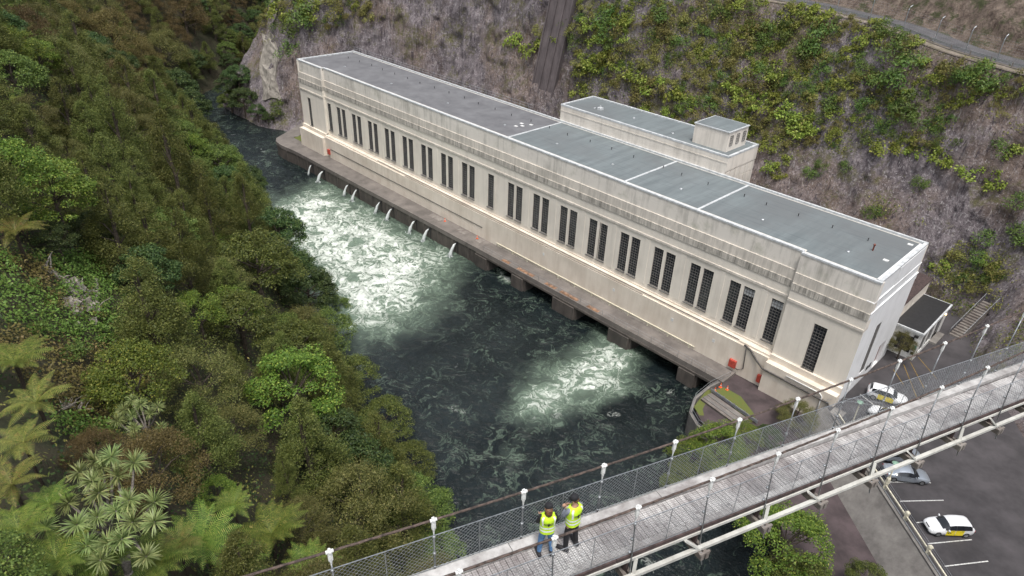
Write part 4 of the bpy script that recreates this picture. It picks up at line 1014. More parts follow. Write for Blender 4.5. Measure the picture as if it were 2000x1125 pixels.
# ================================================================== CARS
STY = {  # t, z_low, z_belt, z_top, half width low, belt, top   (rear -> front)
 'hatch': (4.45, [(0,.42,.72,.80,.62,.66,.55),(.025,.30,.92,1.02,.76,.80,.66),(.07,.24,1.0,1.30,.84,.86,.64),(.15,.22,1.02,1.50,.88,.885,.62),(.32,.2,1.0,1.555,.89,.895,.64),(.50,.2,.98,1.53,.89,.895,.64),(.60,.2,.97,1.42,.89,.89,.62),(.74,.2,.96,1.0,.885,.87,.70),(.88,.22,.84,.88,.86,.82,.62),(.965,.26,.68,.74,.76,.72,.5),(1,.36,.56,.60,.56,.55,.4)], (3,6), (6,7), (1,3), (.19,.81)),
 'suv': (4.6, [(0,.48,.85,.95,.70,.74,.62),(.02,.34,1.02,1.15,.82,.84,.70),(.07,.3,1.1,1.52,.89,.90,.68),(.14,.28,1.1,1.66,.91,.915,.68),(.34,.27,1.08,1.70,.92,.92,.69),(.52,.27,1.06,1.67,.92,.92,.68),(.60,.27,1.05,1.56,.92,.915,.66),(.72,.27,1.04,1.10,.91,.90,.74),(.88,.28,.98,1.02,.89,.86,.68),(.965,.32,.82,.88,.80,.76,.56),(1,.42,.66,.72,.62,.6,.45)], (3,6), (6,7), (1,3), (.18,.82)),
 'sedan': (4.65, [(0,.42,.80,.86,.66,.70,.58),(.03,.28,.95,1.02,.80,.82,.68),(.16,.22,1.0,1.04,.87,.87,.70),(.28,.2,.99,1.36,.885,.885,.60),(.40,.2,.97,1.455,.89,.89,.60),(.52,.2,.95,1.44,.89,.89,.60),(.59,.2,.94,1.34,.89,.885,.59),(.73,.2,.92,.96,.885,.87,.70),(.88,.22,.80,.85,.86,.82,.62),(.965,.26,.66,.71,.77,.73,.5),(1,.36,.54,.58,.58,.56,.4)], (3,6), (6,7), (2,3), (.19,.81))}
def sub_profile(st, n=3):
    out_ = []
    t = [s[0] for s in st]
    for i in range(len(st)-1):
        for k in range(n):
            f = k/n; out_.append(tuple(st[i][j]*(1-f)+st[i+1][j]*f for j in range(7)))
    out_.append(st[-1]); return out_
def make_car(style, loc, rz, paint, label, door=None, writing=None, roofbox=False):
    L, st0, side, screen, rear, axle = STY[style]; n = 3; st = sub_profile(st0, n)
    car = empty('parked_car', loc, rz, label, 'car')
    ringn = 7; V = []
    for t, zl, zb, zt, wl, wb, wtp in st:
        x = (t-.5)*L
        half = [(wl*.80, zl), (wl, zl+.10), (wl*1.01, zl+(zb-zl)*.5), (wb, zb), (wtp+(wb-wtp)*.16, zt-.07*(zt-zb > .15)-.012), (wtp*.72, zt+.012), (0.0, zt+.03)]
        for y, z in half: V.append((x, y, z))
        for y, z in half[:-1][::-1]: V.append((x, -y, z))
    R = 13; parts = {'body': [], 'side_window': [], 'windscreen': [], 'rear_window': [], 'underside': []}
    for i in range(len(st)-1):
        si = i/n
        for k in range(R):
            k2 = (k+1) % R; f = (i*R+k, i*R+k2, (i+1)*R+k2, (i+1)*R+k)
            up = 3 <= k <= 8; sidef = k in (3, 8); topf = k in (4, 5, 6, 7)
            if k == 12: parts['underside'].append(f)
            elif sidef and side[0]-.7 <= si < side[1]+.6: parts['side_window'].append(f)
            elif topf and screen[0] <= si < screen[1]-.2: parts['windscreen'].append(f)
            elif topf and rear[0]+.3 <= si < rear[1]-.9: parts['rear_window'].append(f)
            else: parts['body'].append(f)
    parts['body'] += [tuple(range(R))[::-1], tuple((len(st)-1)*R+k for k in range(R))]
    for nm_, fs in parts.items():
        if not fs: continue
        used = sorted({i for f in fs for i in f}); mp_ = {u: j for j, u in enumerate(used)}
        me = bpy.data.meshes.new(nm_); me.from_pydata([V[u] for u in used], [], [tuple(mp_[i] for i in f) for f in fs]); me.update()
        me.polygons.foreach_set('use_smooth', np.array([len(p.vertices) == 4 for p in me.polygons]))
        obj(nm_, me, paint if nm_ == 'body' else (MAT['tyre'] if nm_ == 'underside' else MAT['carglass']), car)
    def at(t, j):   # point on the right-hand side, ring index j
        k = t*(len(st0)-1)*n; tt = [s[0] for s in st]; i = int(np.clip(np.searchsorted(tt, t)-1, 0, len(st)-2)); f = (t-tt[i])/(tt[i+1]-tt[i])
        return np.array(V[i*R+j])*(1-f)+np.array(V[(i+1)*R+j])*f
    for sg in (1, -1):
        for t0, t1 in ((.27, .455), (.465, .655)):
            q = MB(); ts = np.linspace(t0, t1, 5)
            for a_, b_ in zip(ts, ts[1:]):
                for j in (1, 2): q.add([(p[0], sg*(p[1]+.006), p[2]) for p in (at(a_, j), at(b_, j), at(b_, j+1), at(a_, j+1))], [(0,1,2,3)])
            d = q.build('door', door if door else paint, car)
            hp = at((t0*.75+t1*.25), 3); h_ = MB(); h_.box(hp[0]-.09, hp[0]+.09, sg*(hp[1]+.004)-.02, sg*(hp[1]+.004)+.02, hp[2]-.12, hp[2]-.09); h_.build('handle', MAT['darkmetal'], d)
            q = MB(); pa = at(t1, 3); pb_ = at(t1, 4); q.beam((pa[0], sg*(pa[1]+.004), pa[2]), (pb_[0], sg*(pb_[1]+.004), pb_[2]), .05, .02); q.build('pillar', MAT['darkmetal'] , car)
        mpv = at(.63, 3); q = MB(); q.hexa([(mpv[0]-.06, sg*mpv[1], mpv[2]), (mpv[0]+.08, sg*mpv[1], mpv[2]), (mpv[0]+.06, sg*(mpv[1]+.2), mpv[2]+.02), (mpv[0]-.06, sg*(mpv[1]+.2), mpv[2]+.02)], [(mpv[0]-.06, sg*mpv[1], mpv[2]+.12), (mpv[0]+.05, sg*mpv[1], mpv[2]+.12), (mpv[0]+.03, sg*(mpv[1]+.2), mpv[2]+.15), (mpv[0]-.06, sg*(mpv[1]+.2), mpv[2]+.15)]); q.build('wing_mirror', paint, car)
        a_, b_ = at(.93, 3), at(.985, 3); q = MB(); q.hexa([(a_[0], sg*a_[1]*.99, a_[2]-.14), (b_[0], sg*b_[1], b_[2]-.10), (b_[0], sg*b_[1]*.55, b_[2]-.08), (a_[0], sg*a_[1]*.6, a_[2]-.14)], [(a_[0], sg*(a_[1]+.008), a_[2]+.012), (b_[0]+.015, sg*(b_[1]+.01), b_[2]+.012), (b_[0]+.015, sg*b_[1]*.55, b_[2]+.025), (a_[0], sg*a_[1]*.6, a_[2]+.035)]); q.build('headlight', MAT['lamp'], car)
        a_ = at(.02, 3); q = MB(); q.box(a_[0]-.05, a_[0]+.12, min(sg*a_[1]*.98, sg*a_[1]*.70), max(sg*(a_[1]+.012), sg*a_[1]*.70), a_[2]-.16, a_[2]+.03); q.build('tail_light', MAT['tail'], car)
        for ax_ in axle:
            y = sg*(at(ax_, 2)[1]-.09); r = .33 if style != 'suv' else .365
            w = MB(); w.lathe([(r*.62,-.11),(r*.9,-.115),(r,-.08),(r,.08),(r*.9,.115),(r*.62,.11)], ((ax_-.5)*L, y, r), 20, 'y'); wo = w.build('wheel', MAT['tyre'], car, smooth=False)
            rm_ = MB(); rm_.lathe([(r*.12,-.118),(r*.60,-.112),(r*.63,-.09),(r*.63,.09),(r*.60,.112),(r*.12,.118)], ((ax_-.5)*L, y, r), 10, 'y'); rm_.build('rim', MAT['rim'], wo)
    f_ = st[-1]; q = MB(); q.box(L/2-.10, L/2+.012, -.42, .42, f_[1]+.0, f_[1]+.12); q.build('grille', MAT['darkmetal'], car)
    q = MB(); q.box(L/2-.02, L/2+.022, -.25, .25, f_[1]+.13, f_[1]+.2); q.build('number_plate', MAT['white'], car)
    if writing:
        for sg in (1, -1):
            me = text_mesh(writing, .36, .003); o = obj('writing', me, MAT['black'], car); c_ = at(.58, 2)
            o.matrix_local = Matrix.Translation((c_[0], sg*(c_[1]+.018), c_[2]-.05)) @ Matrix.Rotation(0 if sg < 0 else math.pi, 4, 'Z') @ Matrix.Rotation(math.pi/2, 4, 'X')
    if style == 'hatch':
        q = MB(); q.box((.955-.5)*L, (.985-.5)*L, -.3, .3, .62, .75); q.build('charge_flap', MAT['black'], car)
    return car
def car_px(rear, front, z=YARD):
    a = onz(*rear, z); b_ = onz(*front, z); c_ = (a+b_)/2; d = b_-a; return (c_[0], c_[1], z+.012), math.atan2(d[1], d[0])
loc, rz = car_px((1890,1037), (1806,1034)); make_car('hatch', loc, rz, MAT['carwhite'], 'white electric hatchback with yellow doors lettered EV, in a car park bay', MAT['yellow'], 'EV')
loc, rz = car_px((1696,770), (1764,792)); make_car('suv', loc, rz, MAT['carwhite'], 'white sport utility vehicle with yellow doors parked by the powerhouse wall', MAT['yellow'])
loc, rz = car_px((1728,928), (1804,938)); make_car('sedan', loc, rz, MAT['carsilver'], 'silver sedan parked beside a lamp post at the car park rail')
loc, rz = car_px((1724,895), (1788,893)); make_car('hatch', loc, rz, MAT['carsilver'], 'silver hatchback mostly hidden under the footbridge')
loc, rz = car_px((1762,838), (1702,806)); make_car('hatch', loc, rz, MAT['carwhite'], 'white hatchback with yellow doors half hidden by the footbridge', MAT['yellow'])
# ================================================================== CAR PARK FITTINGS
Z1 = YARD+.006
def line_px(a, b_, w, mat, name, label, z=Z1, grp=None):
    A, B_ = onz(*a, YARD), onz(*b_, YARD); q = MB(); d = B_-A; d /= np.linalg.norm(d); n_ = np.array([-d[1], d[0], 0])*w/2
    q.add([A-n_+[0,0,.006], B_-n_+[0,0,.006], B_+n_+[0,0,.006], A+n_+[0,0,.006]], [(0,1,2,3)]); o = q.build(name, mat); tag(o, label, kind='structure'); return o
for a, b_ in (((1727,941),(1818,943)), ((1758,979),(1843,977)), ((1790,1021),(1805,1019)), ((1812,1062),(1898,1054)), ((1845,1106),(1930,1096)), ((1880,1150),(1968,1140))):
    line_px(a, b_, .11, MAT['paint'], 'bay_line', 'white painted parking bay line')
for a, b_ in (((1793,697),(1830,740)), ((1778,707),(1806,760)), ((1765,712),(1790,775)), ((1745,722),(1765,752))):
    line_px(a, b_, .09, MAT['ypaint'], 'yellow_line', 'worn yellow painted line in the yard')
line_px((1680,770), (1712,795), .1, MAT['paint'], 'bay_line', 'white painted parking bay line')
# rail fence along the batter: cream board on posts, with a wire in front
fe = empty('rail_fence', (T0[0], T0[1], YARD), 0, 'low cream rail fence with chunky posts along the car park edge', 'fence'); FO = np.array(fe.location)
fd = np.array([*bdir, 0]); fn_ = np.array([*(-bn), 0])
def FP(s, o_=.0, z=0.0): return np.array([T0[0], T0[1], YARD])+fd*s+fn_*o_+[0, 0, z]
Lf = np.linalg.norm(T1-T0)
s = 2.0
while s < Lf:
    q = MB(); q.beam(FP(s, .35, .62), FP(min(s+2.6, Lf)-.02, .35, .62), .13, .16); pb(q, 'rail', MAT['cream'], fe, FO); s += 2.6
q = MB(); q.beam(FP(1.5, .0, .02), FP(Lf, .0, .02), .3, .18); pb(q, 'kerb', MAT['batter'], fe, FO)
q = MB(); q.beam(FP(1.5, .22, .15), FP(Lf, .22, .15), .1, .12); pb(q, 'lower_rail', MAT['galv'], fe, FO)
q = MB()
for z in (.25, .55): q.tube([FP(1.5, 1.0, z), FP(Lf, 1.0, z)], .012, 4)
s = 2.2
while s < Lf: q.tube([FP(s, 1.0, 0), FP(s, 1.0, .62)], .025, 5); s += 4.2
pb(q, 'wire', MAT['galv'], fe, FO)
ps = [((onz(x, y, YARD)[:2]-T0)@bdir) for x, y in ((1733,955),(1777,1015),(1820,1082))]
stepp = (ps[2]-ps[0])/2
for k in range(-2, 12):
    s = ps[0]+k*stepp
    if s < .3 or s > Lf: continue
    q = MB(); q.beam(FP(s, .42, -.05), FP(s, .42, 1.05), .34, .34, up=(1,0,0)); q.hexa([FP(s-.2, .22, 1.05), FP(s+.2, .22, 1.05), FP(s+.2, .62, 1.05), FP(s-.2, .62, 1.05)], [FP(s-.15, .27, 1.16), FP(s+.15, .27, 1.16), FP(s+.15, .57, 1.16), FP(s-.15, .57, 1.16)]); pb(q, 'post', MAT['cream'], fe, FO)
MAT['lampgreen'] = pmat('green_lamp_hood', (.22, .36, .27), .5)
def lamp_post(base, label, h=4.6):
    o = empty('lamp_post', tuple(base), 0, label, 'lamp post')
    q = MB(); q.tube([(0,0,0),(0,0,h)], [.10,.07], 8); q.lathe([(.22,0),(.22,.5),(.16,.62)], (0,0,0), 8); q.build('column', MAT['cream'], o)
    q = MB(); q.lathe([(.05,0),(.12,.08),(.34,.14),(.36,.18),(.2,.30),(.04,.36)], (0,0,h-.05), 14); q.build('lamp_hood', MAT['lampgreen'], o)
    q = MB(); q.lathe([(.05,-.16),(.13,-.12),(.15,.0),(.12,.12)], (0,0,h), 10); q.build('lamp_glass', MAT['lamp'], o)
    return o
lamp_post(FP(ps[0], .42, 1.1), 'cream lamp post with green hood rising from a fence post near the silver sedan', 2.6)
lb_ = onz(1648, 868, YARD); lamp_post((lb_[0], lb_[1], YARD), 'tall cream lamp post with green hood near the powerhouse corner', 6.2)
# ================================================================== SMALL THINGS
cone_m = MB().lathe([(.15,.03),(.135,.05),(.095,.30),(.08,.42),(.035,.70),(.02,.71)], n=12).mesh('cone_body'); cone_m.materials.append(MAT['orange'])
cone_b = MB().box(-.19,.19,-.19,.19,0,.035).mesh('cone_base'); cone_b.materials.append(MAT['orange'])
cone_s = MB().lathe([(.104,.27),(.086,.41),(.083,.41),(.1,.27)], n=12).mesh('cone_band'); cone_s.materials.append(MAT['white'])
def cone(loc, label, grp=None):
    o = empty('traffic_cone', loc, 0, label, 'traffic cone', grp); obj('cone_body', cone_m, None, o); obj('cone_base', cone_b, None, o); obj('cone_band', cone_s, None, o); return o
for (x, y), lb in (((869,432),'orange traffic cone on the quay, alone beside the river wall'), ((932,466),'orange traffic cone on the quay near the rusty patches')):
    c_ = onz(x, y, BASE); cone((c_[0], c_[1], BASE), lb)
QEND = 'orange traffic cone by the grass at the yard end of the quay'
for x, y in ((1408,752),(1397,760),(1421,757)):
    c_ = onz(x, y, BASE); cone((c_[0], c_[1], LOW+.03), QEND, 'cones at the quay end')
# river-side apron at the quay end: rounded retaining wall, grass strip, rack of steel stop logs behind a guard rail
ap = [tuple(onz(x, y, LOW)[:2]) for x, y in [(1425,737),(1385,757),(1357,780),(1348,808),(1362,832),(1400,860),(1470,832)]]
MAT['grass'] = pmat('short_grass', (.075, .105, .022), .95, var=.5, scale=2.5, col2=(.12, .12, .03), bump=.6, bscale=20, bdist=.05)
rwl = empty('retaining_wall', (ap[2][0], ap[2][1], WATER), 0, 'curved pale concrete retaining wall at the quay end', 'wall'); RO = np.array(rwl.location)
q = MB()
for a, b_ in zip(ap[:6], ap[1:6]): q.beam((*a, (LOW+WATER-2)/2+.1), (*b_, (LOW+WATER-2)/2+.1), .35, LOW-WATER+2.2)
pb(q, 'wall_face', MAT['batter'], rwl, RO)
q = MB()
for a, b_ in zip(ap[:6], ap[1:6]):
    for z in (.55, 1.05): q.tube([(*a, LOW+z), (*b_, LOW+z)], .025, 5)
for a in ap[:6]: q.tube([(*a, LOW), (*a, LOW+1.05)], .03, 5)
pb(q, 'railing', MAT['galv'], rwl, RO)
gq = flat('grass_strip', [tuple(onz(x, y, LOW)[:2]) for x, y in [(1395,763),(1415,757),(1447,775),(1475,812),(1468,826),(1430,795)]], LOW+.05, MAT['grass'], 'narrow strip of grass at the quay end')
gq2 = flat('grass_strip', [tuple(onz(x, y, LOW)[:2]) for x, y in [(1380,762),(1392,762),(1372,800),(1375,812),(1366,812),(1355,795)]], LOW+.05, MAT['grass'], 'small patch of grass inside the curved wall')
rk = onz(1418, 805, LOW); ra = onz(1390, 768, LOW); rb_ = onz(1478, 830, LOW); rd = (rb_-ra); Lr = np.linalg.norm(rd[:2]); ra_z = math.atan2(rd[1], rd[0])
rack = empty('stop_log_rack', (ra[0], ra[1], LOW), ra_z, 'stack of grey steel beams lying beside a guard rail at the quay end', 'steel beams')
for i in range(5):
    q = MB(); q.box(.2, Lr*.86, -.75-i*.42, -.45-i*.42, .05, .35+.05*(i % 2)); q.box(.2, Lr*.86, -.80-i*.42, -.40-i*.42, .33+.05*(i % 2), .38+.05*(i % 2)); q.build('steel_beam', MAT['batter'] if i % 2 else MAT['timber'], rack)
gr_ = empty('guard_rail', (ra[0], ra[1], LOW), ra_z, 'pale steel guard rail beside the stacked beams', 'guard rail')
for z, w in ((.55, .28), (.30, .12)):
    q = MB(); q.box(-.2, Lr, -.05, .03, z-w/2, z+w/2); q.box(-.2, Lr, -.09, -.04, z-.03, z+.03); q.build('rail', MAT['galv'], gr_)
for i in range(5):
    q = MB(); q.box(.1+i*Lr*.23, .25+i*Lr*.23, .03, .15, 0, .75); q.build('post', MAT['timber'], gr_)
# cream barge board / balustrade between track and yard
rl = empty('yard_railing', (-.3, -1.6, LOW), 0, 'thin steel railing on the low wall below the yard corner', 'railing'); RLO = np.array(rl.location)
A_ = np.array([-1.2, -2.4, YARD]); 
q = MB(); Pq = [onz(1612,792,YARD), onz(1660,790,YARD), onz(1720,800,YARD)]
for a, b_ in zip(Pq, Pq[1:]):
    for z in (.5, 1.0): q.tube([a+[0,0,z], b_+[0,0,z]], .022, 5)
    for t in np.linspace(0, 1, 5): c_ = a*(1-t)+b_*t; q.tube([c_+[0,0,-.2], c_+[0,0,1.0]], .022, 5)
pb(q, 'rails', MAT['galv'], rl, RLO)
stp = empty('concrete_steps', (.2, -.9, LOW), 0, 'flight of concrete steps at the corner of the powerhouse', 'steps'); SO = np.array(stp.location)
for i in range(9):
    q = MB(); q.box(.1-i*0, 1.6, -2.6-.3*(8-i)+.0, -2.6-.3*(7-i)+1.2, LOW-.3, LOW+.345*(i+1)); pb(q, 'step', MAT['batter'], stp, SO)
# stone steps and handrail climbing the bank behind the office
ss = empty('hill_steps', (4.6, 27, YARD), 0, 'stone steps with a handrail climbing the bank behind the office', 'steps'); SSO = np.array(ss.location)
for i in range(16):
    q = MB(); x, y, z = 4.3+.09*i, 27.5+.36*i, YARD+.26*i; q.hexa([(x,y,z-1.2),(x+1.5,y-.15,z-1.2),(x+1.6,y+.35,z-1.2),(x+.1,y+.4,z-1.2)],[(x,y,z+.25),(x+1.5,y-.15,z+.25),(x+1.6,y+.35,z+.25),(x+.1,y+.4,z+.25)]); pb(q, 'step', MAT['timber'], ss, SSO)
q = MB()
for o_ in (0, 1.7): q.tube([(4.3+o_, 27.4, YARD+1.1), (5.8+o_, 33.4, YARD+5.4)], .03, 5)
for i in range(6):
    for o_ in (0, 1.7): f = i/5; q.tube([(4.3+o_+1.5*f, 27.4+6*f, YARD+4.2*f), (4.3+o_+1.5*f, 27.4+6*f, YARD+1.1+4.3*f)], .025, 5)
pb(q, 'handrail', MAT['galv'], ss, SSO)
# ================================================================== CLIFF-TOP ROAD FITTINGS
cs = [(k_, us[k_]) for k_ in range(len(us))]
def crest_at(s, o_=0.0, z=0.0):
    q = np.array([np.interp(s, us, crest[:, j]) for j in range(3)]); n_ = np.array([np.interp(s, us, cn[:, j]) for j in range(2)])
    return np.array([q[0]+n_[0]*o_, q[1]+n_[1]*o_, q[2]+z])
sA, sB = acc[8]+4, acc[15]
gd = empty('guard_rail', tuple(crest_at((sA+sB)/2, 2.0)), 0, 'long galvanised guard rail along the cliff-top road', 'guard rail'); GO = np.array(gd.location)
s = sA
while s < sB:
    q = MB(); a, b_ = crest_at(s, 2.0), crest_at(s+4, 2.0)
    q.beam(a+[0,0,.66], b_+[0,0,.66], .05, .14); q.beam(a+[0,0,.48], b_+[0,0,.48], .05, .12); pb(q, 'rail', MAT['galv'], gd, GO)
    q = MB(); q.beam(a+[0,0,-.2], a+[0,0,.75], .14, .14, up=(1,0,0)); pb(q, 'post', MAT['timber'], gd, GO); s += 4
q = MB(); ptsk = [crest_at(s_, 1.55, -.12) for s_ in np.arange(sA, sB, 2.0)]
for a, b_ in zip(ptsk, ptsk[1:]): q.beam(a, b_, .35, .5)
pb(q, 'footing', MAT['quay'], gd, GO)
rf = empty('wire_fence', tuple(crest_at((sA+sB)/2, 2.5)), 0, 'tall wire fence with cranked grey posts along the cliff-top road', 'fence'); RFO = np.array(rf.location)
s = sA+1; fp = []
while s < sB:
    a = crest_at(s, 2.35); n_ = np.array([*[np.interp(s, us, cn[:, j]) for j in range(2)], 0])
    q = MB(); q.tube([a, a+[0,0,3.3], a+[0,0,3.75]+n_*.18, a+[0,0,4.0]+n_*.6], .075, 6); pb(q, 'post', MAT['galv'], rf, RFO); fp.append(a); s += 6.2
q = MB()
for a, b_ in zip(fp, fp[1:]):
    for z in np.arange(.4, 3.4, .42): q.tube([a+[0,0,z], b_+[0,0,z]], .008, 3, False)
    for t in np.linspace(0, 1, 15)[1:-1]: c_ = a*(1-t)+b_*t; q.tube([c_+[0,0,.2], c_+[0,0,3.3]], .005, 3, False)
pb(q, 'wires', MAT['galv'], rf, RFO)
mk = crest_at(acc[10]+10, 2.7); o = empty('road_marker', tuple(mk), 0, 'small white marker post on the cliff-top road', 'marker post')
q = MB(); q.beam((0,0,-.1), (0,0,1.0), .12, .05, up=(1,0,0)); q.hexa([(-.06,-.025,1.0),(.06,-.025,1.0),(.06,.025,1.0),(-.06,.025,1.0)], [(-.02,-.02,1.1),(.02,-.02,1.1),(.02,.02,1.1),(-.02,.02,1.1)]); q.build('post', MAT['white'], o)
q = MB(); q.box(-.065,.065,-.04,-.026,.78,.92); q.build('reflector', MAT['red'], o)
# concrete chute running down the rock face behind the annex
top_c, _ = hit_cliff(1103, 6); bot_c, nb_ = hit_cliff(1072, 150)
dch = (bot_c-top_c); dch /= np.linalg.norm(dch); top_c = top_c-dch*14; bot_c = bot_c+dch*16
MAT['chute'] = streakmat('dark_chute_concrete', (.155, .13, .132), (.06, .05, .052), .8, sx=1.3, sz=.12, rough=.9, thresh=(.4, .68), bump=.5)
chu = empty('chute', tuple(bot_c), 0, 'dark concrete chute running straight down the rock face behind the annex', 'chute'); CO = np.array(chu.location)
ns = np.array([.12, -.95, .28]); ns /= np.linalg.norm(ns); sdv = np.cross(dch, ns); sdv /= np.linalg.norm(sdv)
q = MB(); wch = 3.0
B4 = [top_c+sdv*wch-ns*3, top_c-sdv*wch-ns*3, bot_c-sdv*wch-ns*3, bot_c+sdv*wch-ns*3]; T4 = [top_c+sdv*wch+ns*1.3, top_c-sdv*wch+ns*1.3, bot_c-sdv*wch+ns*1.3, bot_c+sdv*wch+ns*1.3]
q.hexa(B4, T4); pb(q, 'slab', MAT['chute'], chu, CO)
for sg in (-1, -.35, .35, 1):
    q = MB(); a, b_ = top_c+sdv*wch*sg*.96+ns*1.45, bot_c+sdv*wch*sg*.96+ns*1.45; q.beam(a, b_, .3, .3, up=tuple(ns)); pb(q, 'rib', MAT['chute'], chu, CO)
# pale sprayed-concrete facing on the upstream rock nose, small plank footbridge and lawn at the far end of the quay
MAT['facing'] = pmat('pale_sprayed_concrete', (.25, .23, .20), .95, var=.5, scale=.9, col2=(.16, .145, .125), bump=.9, bscale=6, bdist=.15)
grid_p = []
for v_ in np.linspace(0, 1, 12):
    row = []
    for u_ in np.linspace(0, 1, 7):
        x = 512+u_*(26+8*v_)+4*math.sin(v_*9+u_*5); y = 66+v_*128+3*math.sin(u_*7); p_, n_ = hit_cliff(x, y); row.append((p_, n_) if p_ is not None else (row[-1] if row else None))
    grid_p.append(row)
V = []; ok = all(c_ is not None for r_ in grid_p for c_ in r_)
if ok:
    for r_ in grid_p:
        for p_, n_ in r_: V.append(tuple(p_+n_*.35))
    for r_ in grid_p:
        for p_, n_ in r_: V.append(tuple(p_-n_*.5))
    nw = 7; Fc = []
    for i in range(11):
        for j in range(6): Fc.append((i*nw+j, i*nw+j+1, (i+1)*nw+j+1, (i+1)*nw+j))
    rim_ = [j for j in range(7)]+[i*7+6 for i in range(1, 12)]+[77+j for j in range(5, -1, -1)]+[i*7 for i in range(10, 0, -1)]
    for a, b_ in zip(rim_, rim_[1:]+rim_[:1]): Fc.append((a, b_, b_+84, a+84))
    q = MB(); q.v = V; q.f = Fc; o = q.build('rock_facing', MAT['facing']); tag(o, 'pale rough concrete facing on the upstream rock nose', 'rock facing')
flat('lawn', [(-137,-.6),(-132.2,-.6),(-132.2,9),(-139,9)], BASE+.03, MAT['grass'], 'small lawn at the far end of the powerhouse')
pf = empty('plank_bridge', (-138, 9.5, BASE), 0, 'small brown plank bridge with rails behind the far end of the powerhouse', 'bridge'); PFO = np.array(pf.location)
q = MB(); q.beam((-146, 14.0, .9), (-131.8, 10.4, .9), 1.5, .25); pb(q, 'deck', MAT['darktimber'], pf, PFO)
q = MB()
for o_ in (-.7, .7):
    for z in (.6, 1.1): q.beam((-146, 14.0+o_, .9+z), (-131.8, 10.4+o_, .9+z), .08, .1)
    for t in np.linspace(0, 1, 9): q.beam((-146+14.2*t, 14.0-3.6*t+o_, .9), (-146+14.2*t, 14.0-3.6*t+o_, 2.05), .09, .09, up=(1,0,0))
pb(q, 'railing', MAT['timber'], pf, PFO)
# ================================================================== VEGETATION
RNG = np.random.default_rng(5)
def leaf_faces(C_, D, Nn, ln, wd):
    """diamond leaves: centres C_, long axis D, normal Nn, lengths, widths -> verts, quads"""
    D = D/np.linalg.norm(D, axis=1)[:, None]; S = np.cross(Nn, D); S /= np.linalg.norm(S, axis=1)[:, None]+1e-9
    ln = np.asarray(ln)[:, None]; wd = np.asarray(wd)[:, None]
    a = C_-D*ln*.5; b_ = C_+S*wd*.5-D*ln*.05; c_ = C_+D*ln*.5; d = C_-S*wd*.5-D*ln*.05
    V = np.stack([a, b_, c_, d], 1).reshape(-1, 3); n = len(C_)
    return V, np.arange(n*4).reshape(n, 4)
def rdir(n): 
    v = RNG.normal(size=(n, 3)); return v/np.linalg.norm(v, axis=1)[:, None]
def crown_mesh(name, clumps, per, leaf, mat, flat_=.75, droop=0.0, up=.35, aspect=.5, inner=.25, spray=0.0):
    """clumps: list of (centre, radius, outward). Leaves sit on and in the skin of every clump."""
    Vs = []; Fs = []; nb = 0
    for c_, r, o_ in clumps:
        n = int(per*(r**2)); 
        if n < 8: n = 8
        d = rdir(n); d[:, 2] = np.where(d[:, 2] < -.35, -d[:, 2]*.6, d[:, 2]); rad = r*(1-inner*RNG.random(n)**1.2)
        pos = np.array(c_)+d*rad[:, None]*np.array([1, 1, flat_])
        if spray: # feathery upright sprays
            pos += np.array([0, 0, 1.])*(RNG.random(n)**2*spray*r)[:, None]
        nn = d*.8+RNG.normal(size=(n, 3))*.45+np.array([0, 0, up])
        ax = np.cross(nn, rdir(n))+d*.5+np.array([0, 0, -droop])
        s_ = leaf*(.65+.7*RNG.random(n)); V, Fq = leaf_faces(pos, ax, nn, s_, s_*aspect)
        Vs.append(V); Fs.append(Fq+nb); nb += len(V)
    me = mesh_np(name, np.concatenate(Vs), np.concatenate(Fs)); me.materials.append(mat); return me
def trunk_mesh(name, h, r, targets, seed, lean=.06, bark=None):
    rg = random.Random(seed); q = MB(); pts = []; lx = rg.uniform(-lean, lean)*h; ly = rg.uniform(-lean, lean)*h
    for k in range(5): t = k/4; pts.append((lx*t*t+rg.uniform(-.04, .04)*h*.3, ly*t*t+rg.uniform(-.04, .04)*h*.3, -1.2*(k == 0)+h*t))
    pts[0] = (0, 0, -1.2); q.tube(pts, [r*1.25, r, r*.8, r*.55, r*.22], 7)
    for c_, rr, o_ in targets:
        z = min(c_[2]*.75, h*.9); f = z/h; st_ = (lx*f*f, ly*f*f, z); mid = ((st_[0]+c_[0])/2, (st_[1]+c_[1])/2, (st_[2]+c_[2])/2+.08*h*rg.random()-.02*h)
        q.tube([st_, mid, (c_[0], c_[1], c_[2])], [r*.38, r*.24, r*.08], 5)
    me = q.mesh(name); me.materials.append(bark or MAT['bark']); return me
LM = {}
LM['kanuka'] = leafmat('kanuka_leaf', (.046, .052, .013), (.140, .140, .040), (.21, .185, .07))
LM['brown'] = leafmat('brown_kanuka_leaf', (.058, .046, .015), (.130, .100, .034), (.19, .14, .06))  # brown foliage; upstream it also carries the warm lens flare as leaf colour
LM['conifer'] = leafmat('conifer_leaf', (.036, .052, .011), (.140, .158, .038), (.20, .205, .06))
LM['broad'] = leafmat('broadleaf_leaf', (.032, .054, .011), (.125, .162, .034), (.18, .205, .05))
LM['bright'] = leafmat('bright_leaf', (.042, .078, .011), (.140, .195, .028), (.25, .27, .05))
LM['dark'] = leafmat('dark_leaf', (.016, .036, .012), (.064, .100, .027), (.11, .14, .04))
LM['fern'] = leafmat('fern_frond', (.080, .130, .022), (.190, .240, .045), (.25, .25, .06), transl=.35)
LM['fernold'] = leafmat('old_fern_frond', (.105, .130, .026), (.215, .220, .055), (.26, .20, .06), transl=.35)
LM['cabbage'] = leafmat('cabbage_leaf', (.120, .165, .055), (.27, .32, .125), (.34, .35, .15), rough=.4)
LM['lime'] = leafmat('lime_shrub_leaf', (.085, .120, .016), (.225, .265, .045), (.30, .31, .07))
LM['green'] = leafmat('green_shrub_leaf', (.036, .075, .015), (.115, .165, .034), (.16, .20, .05))
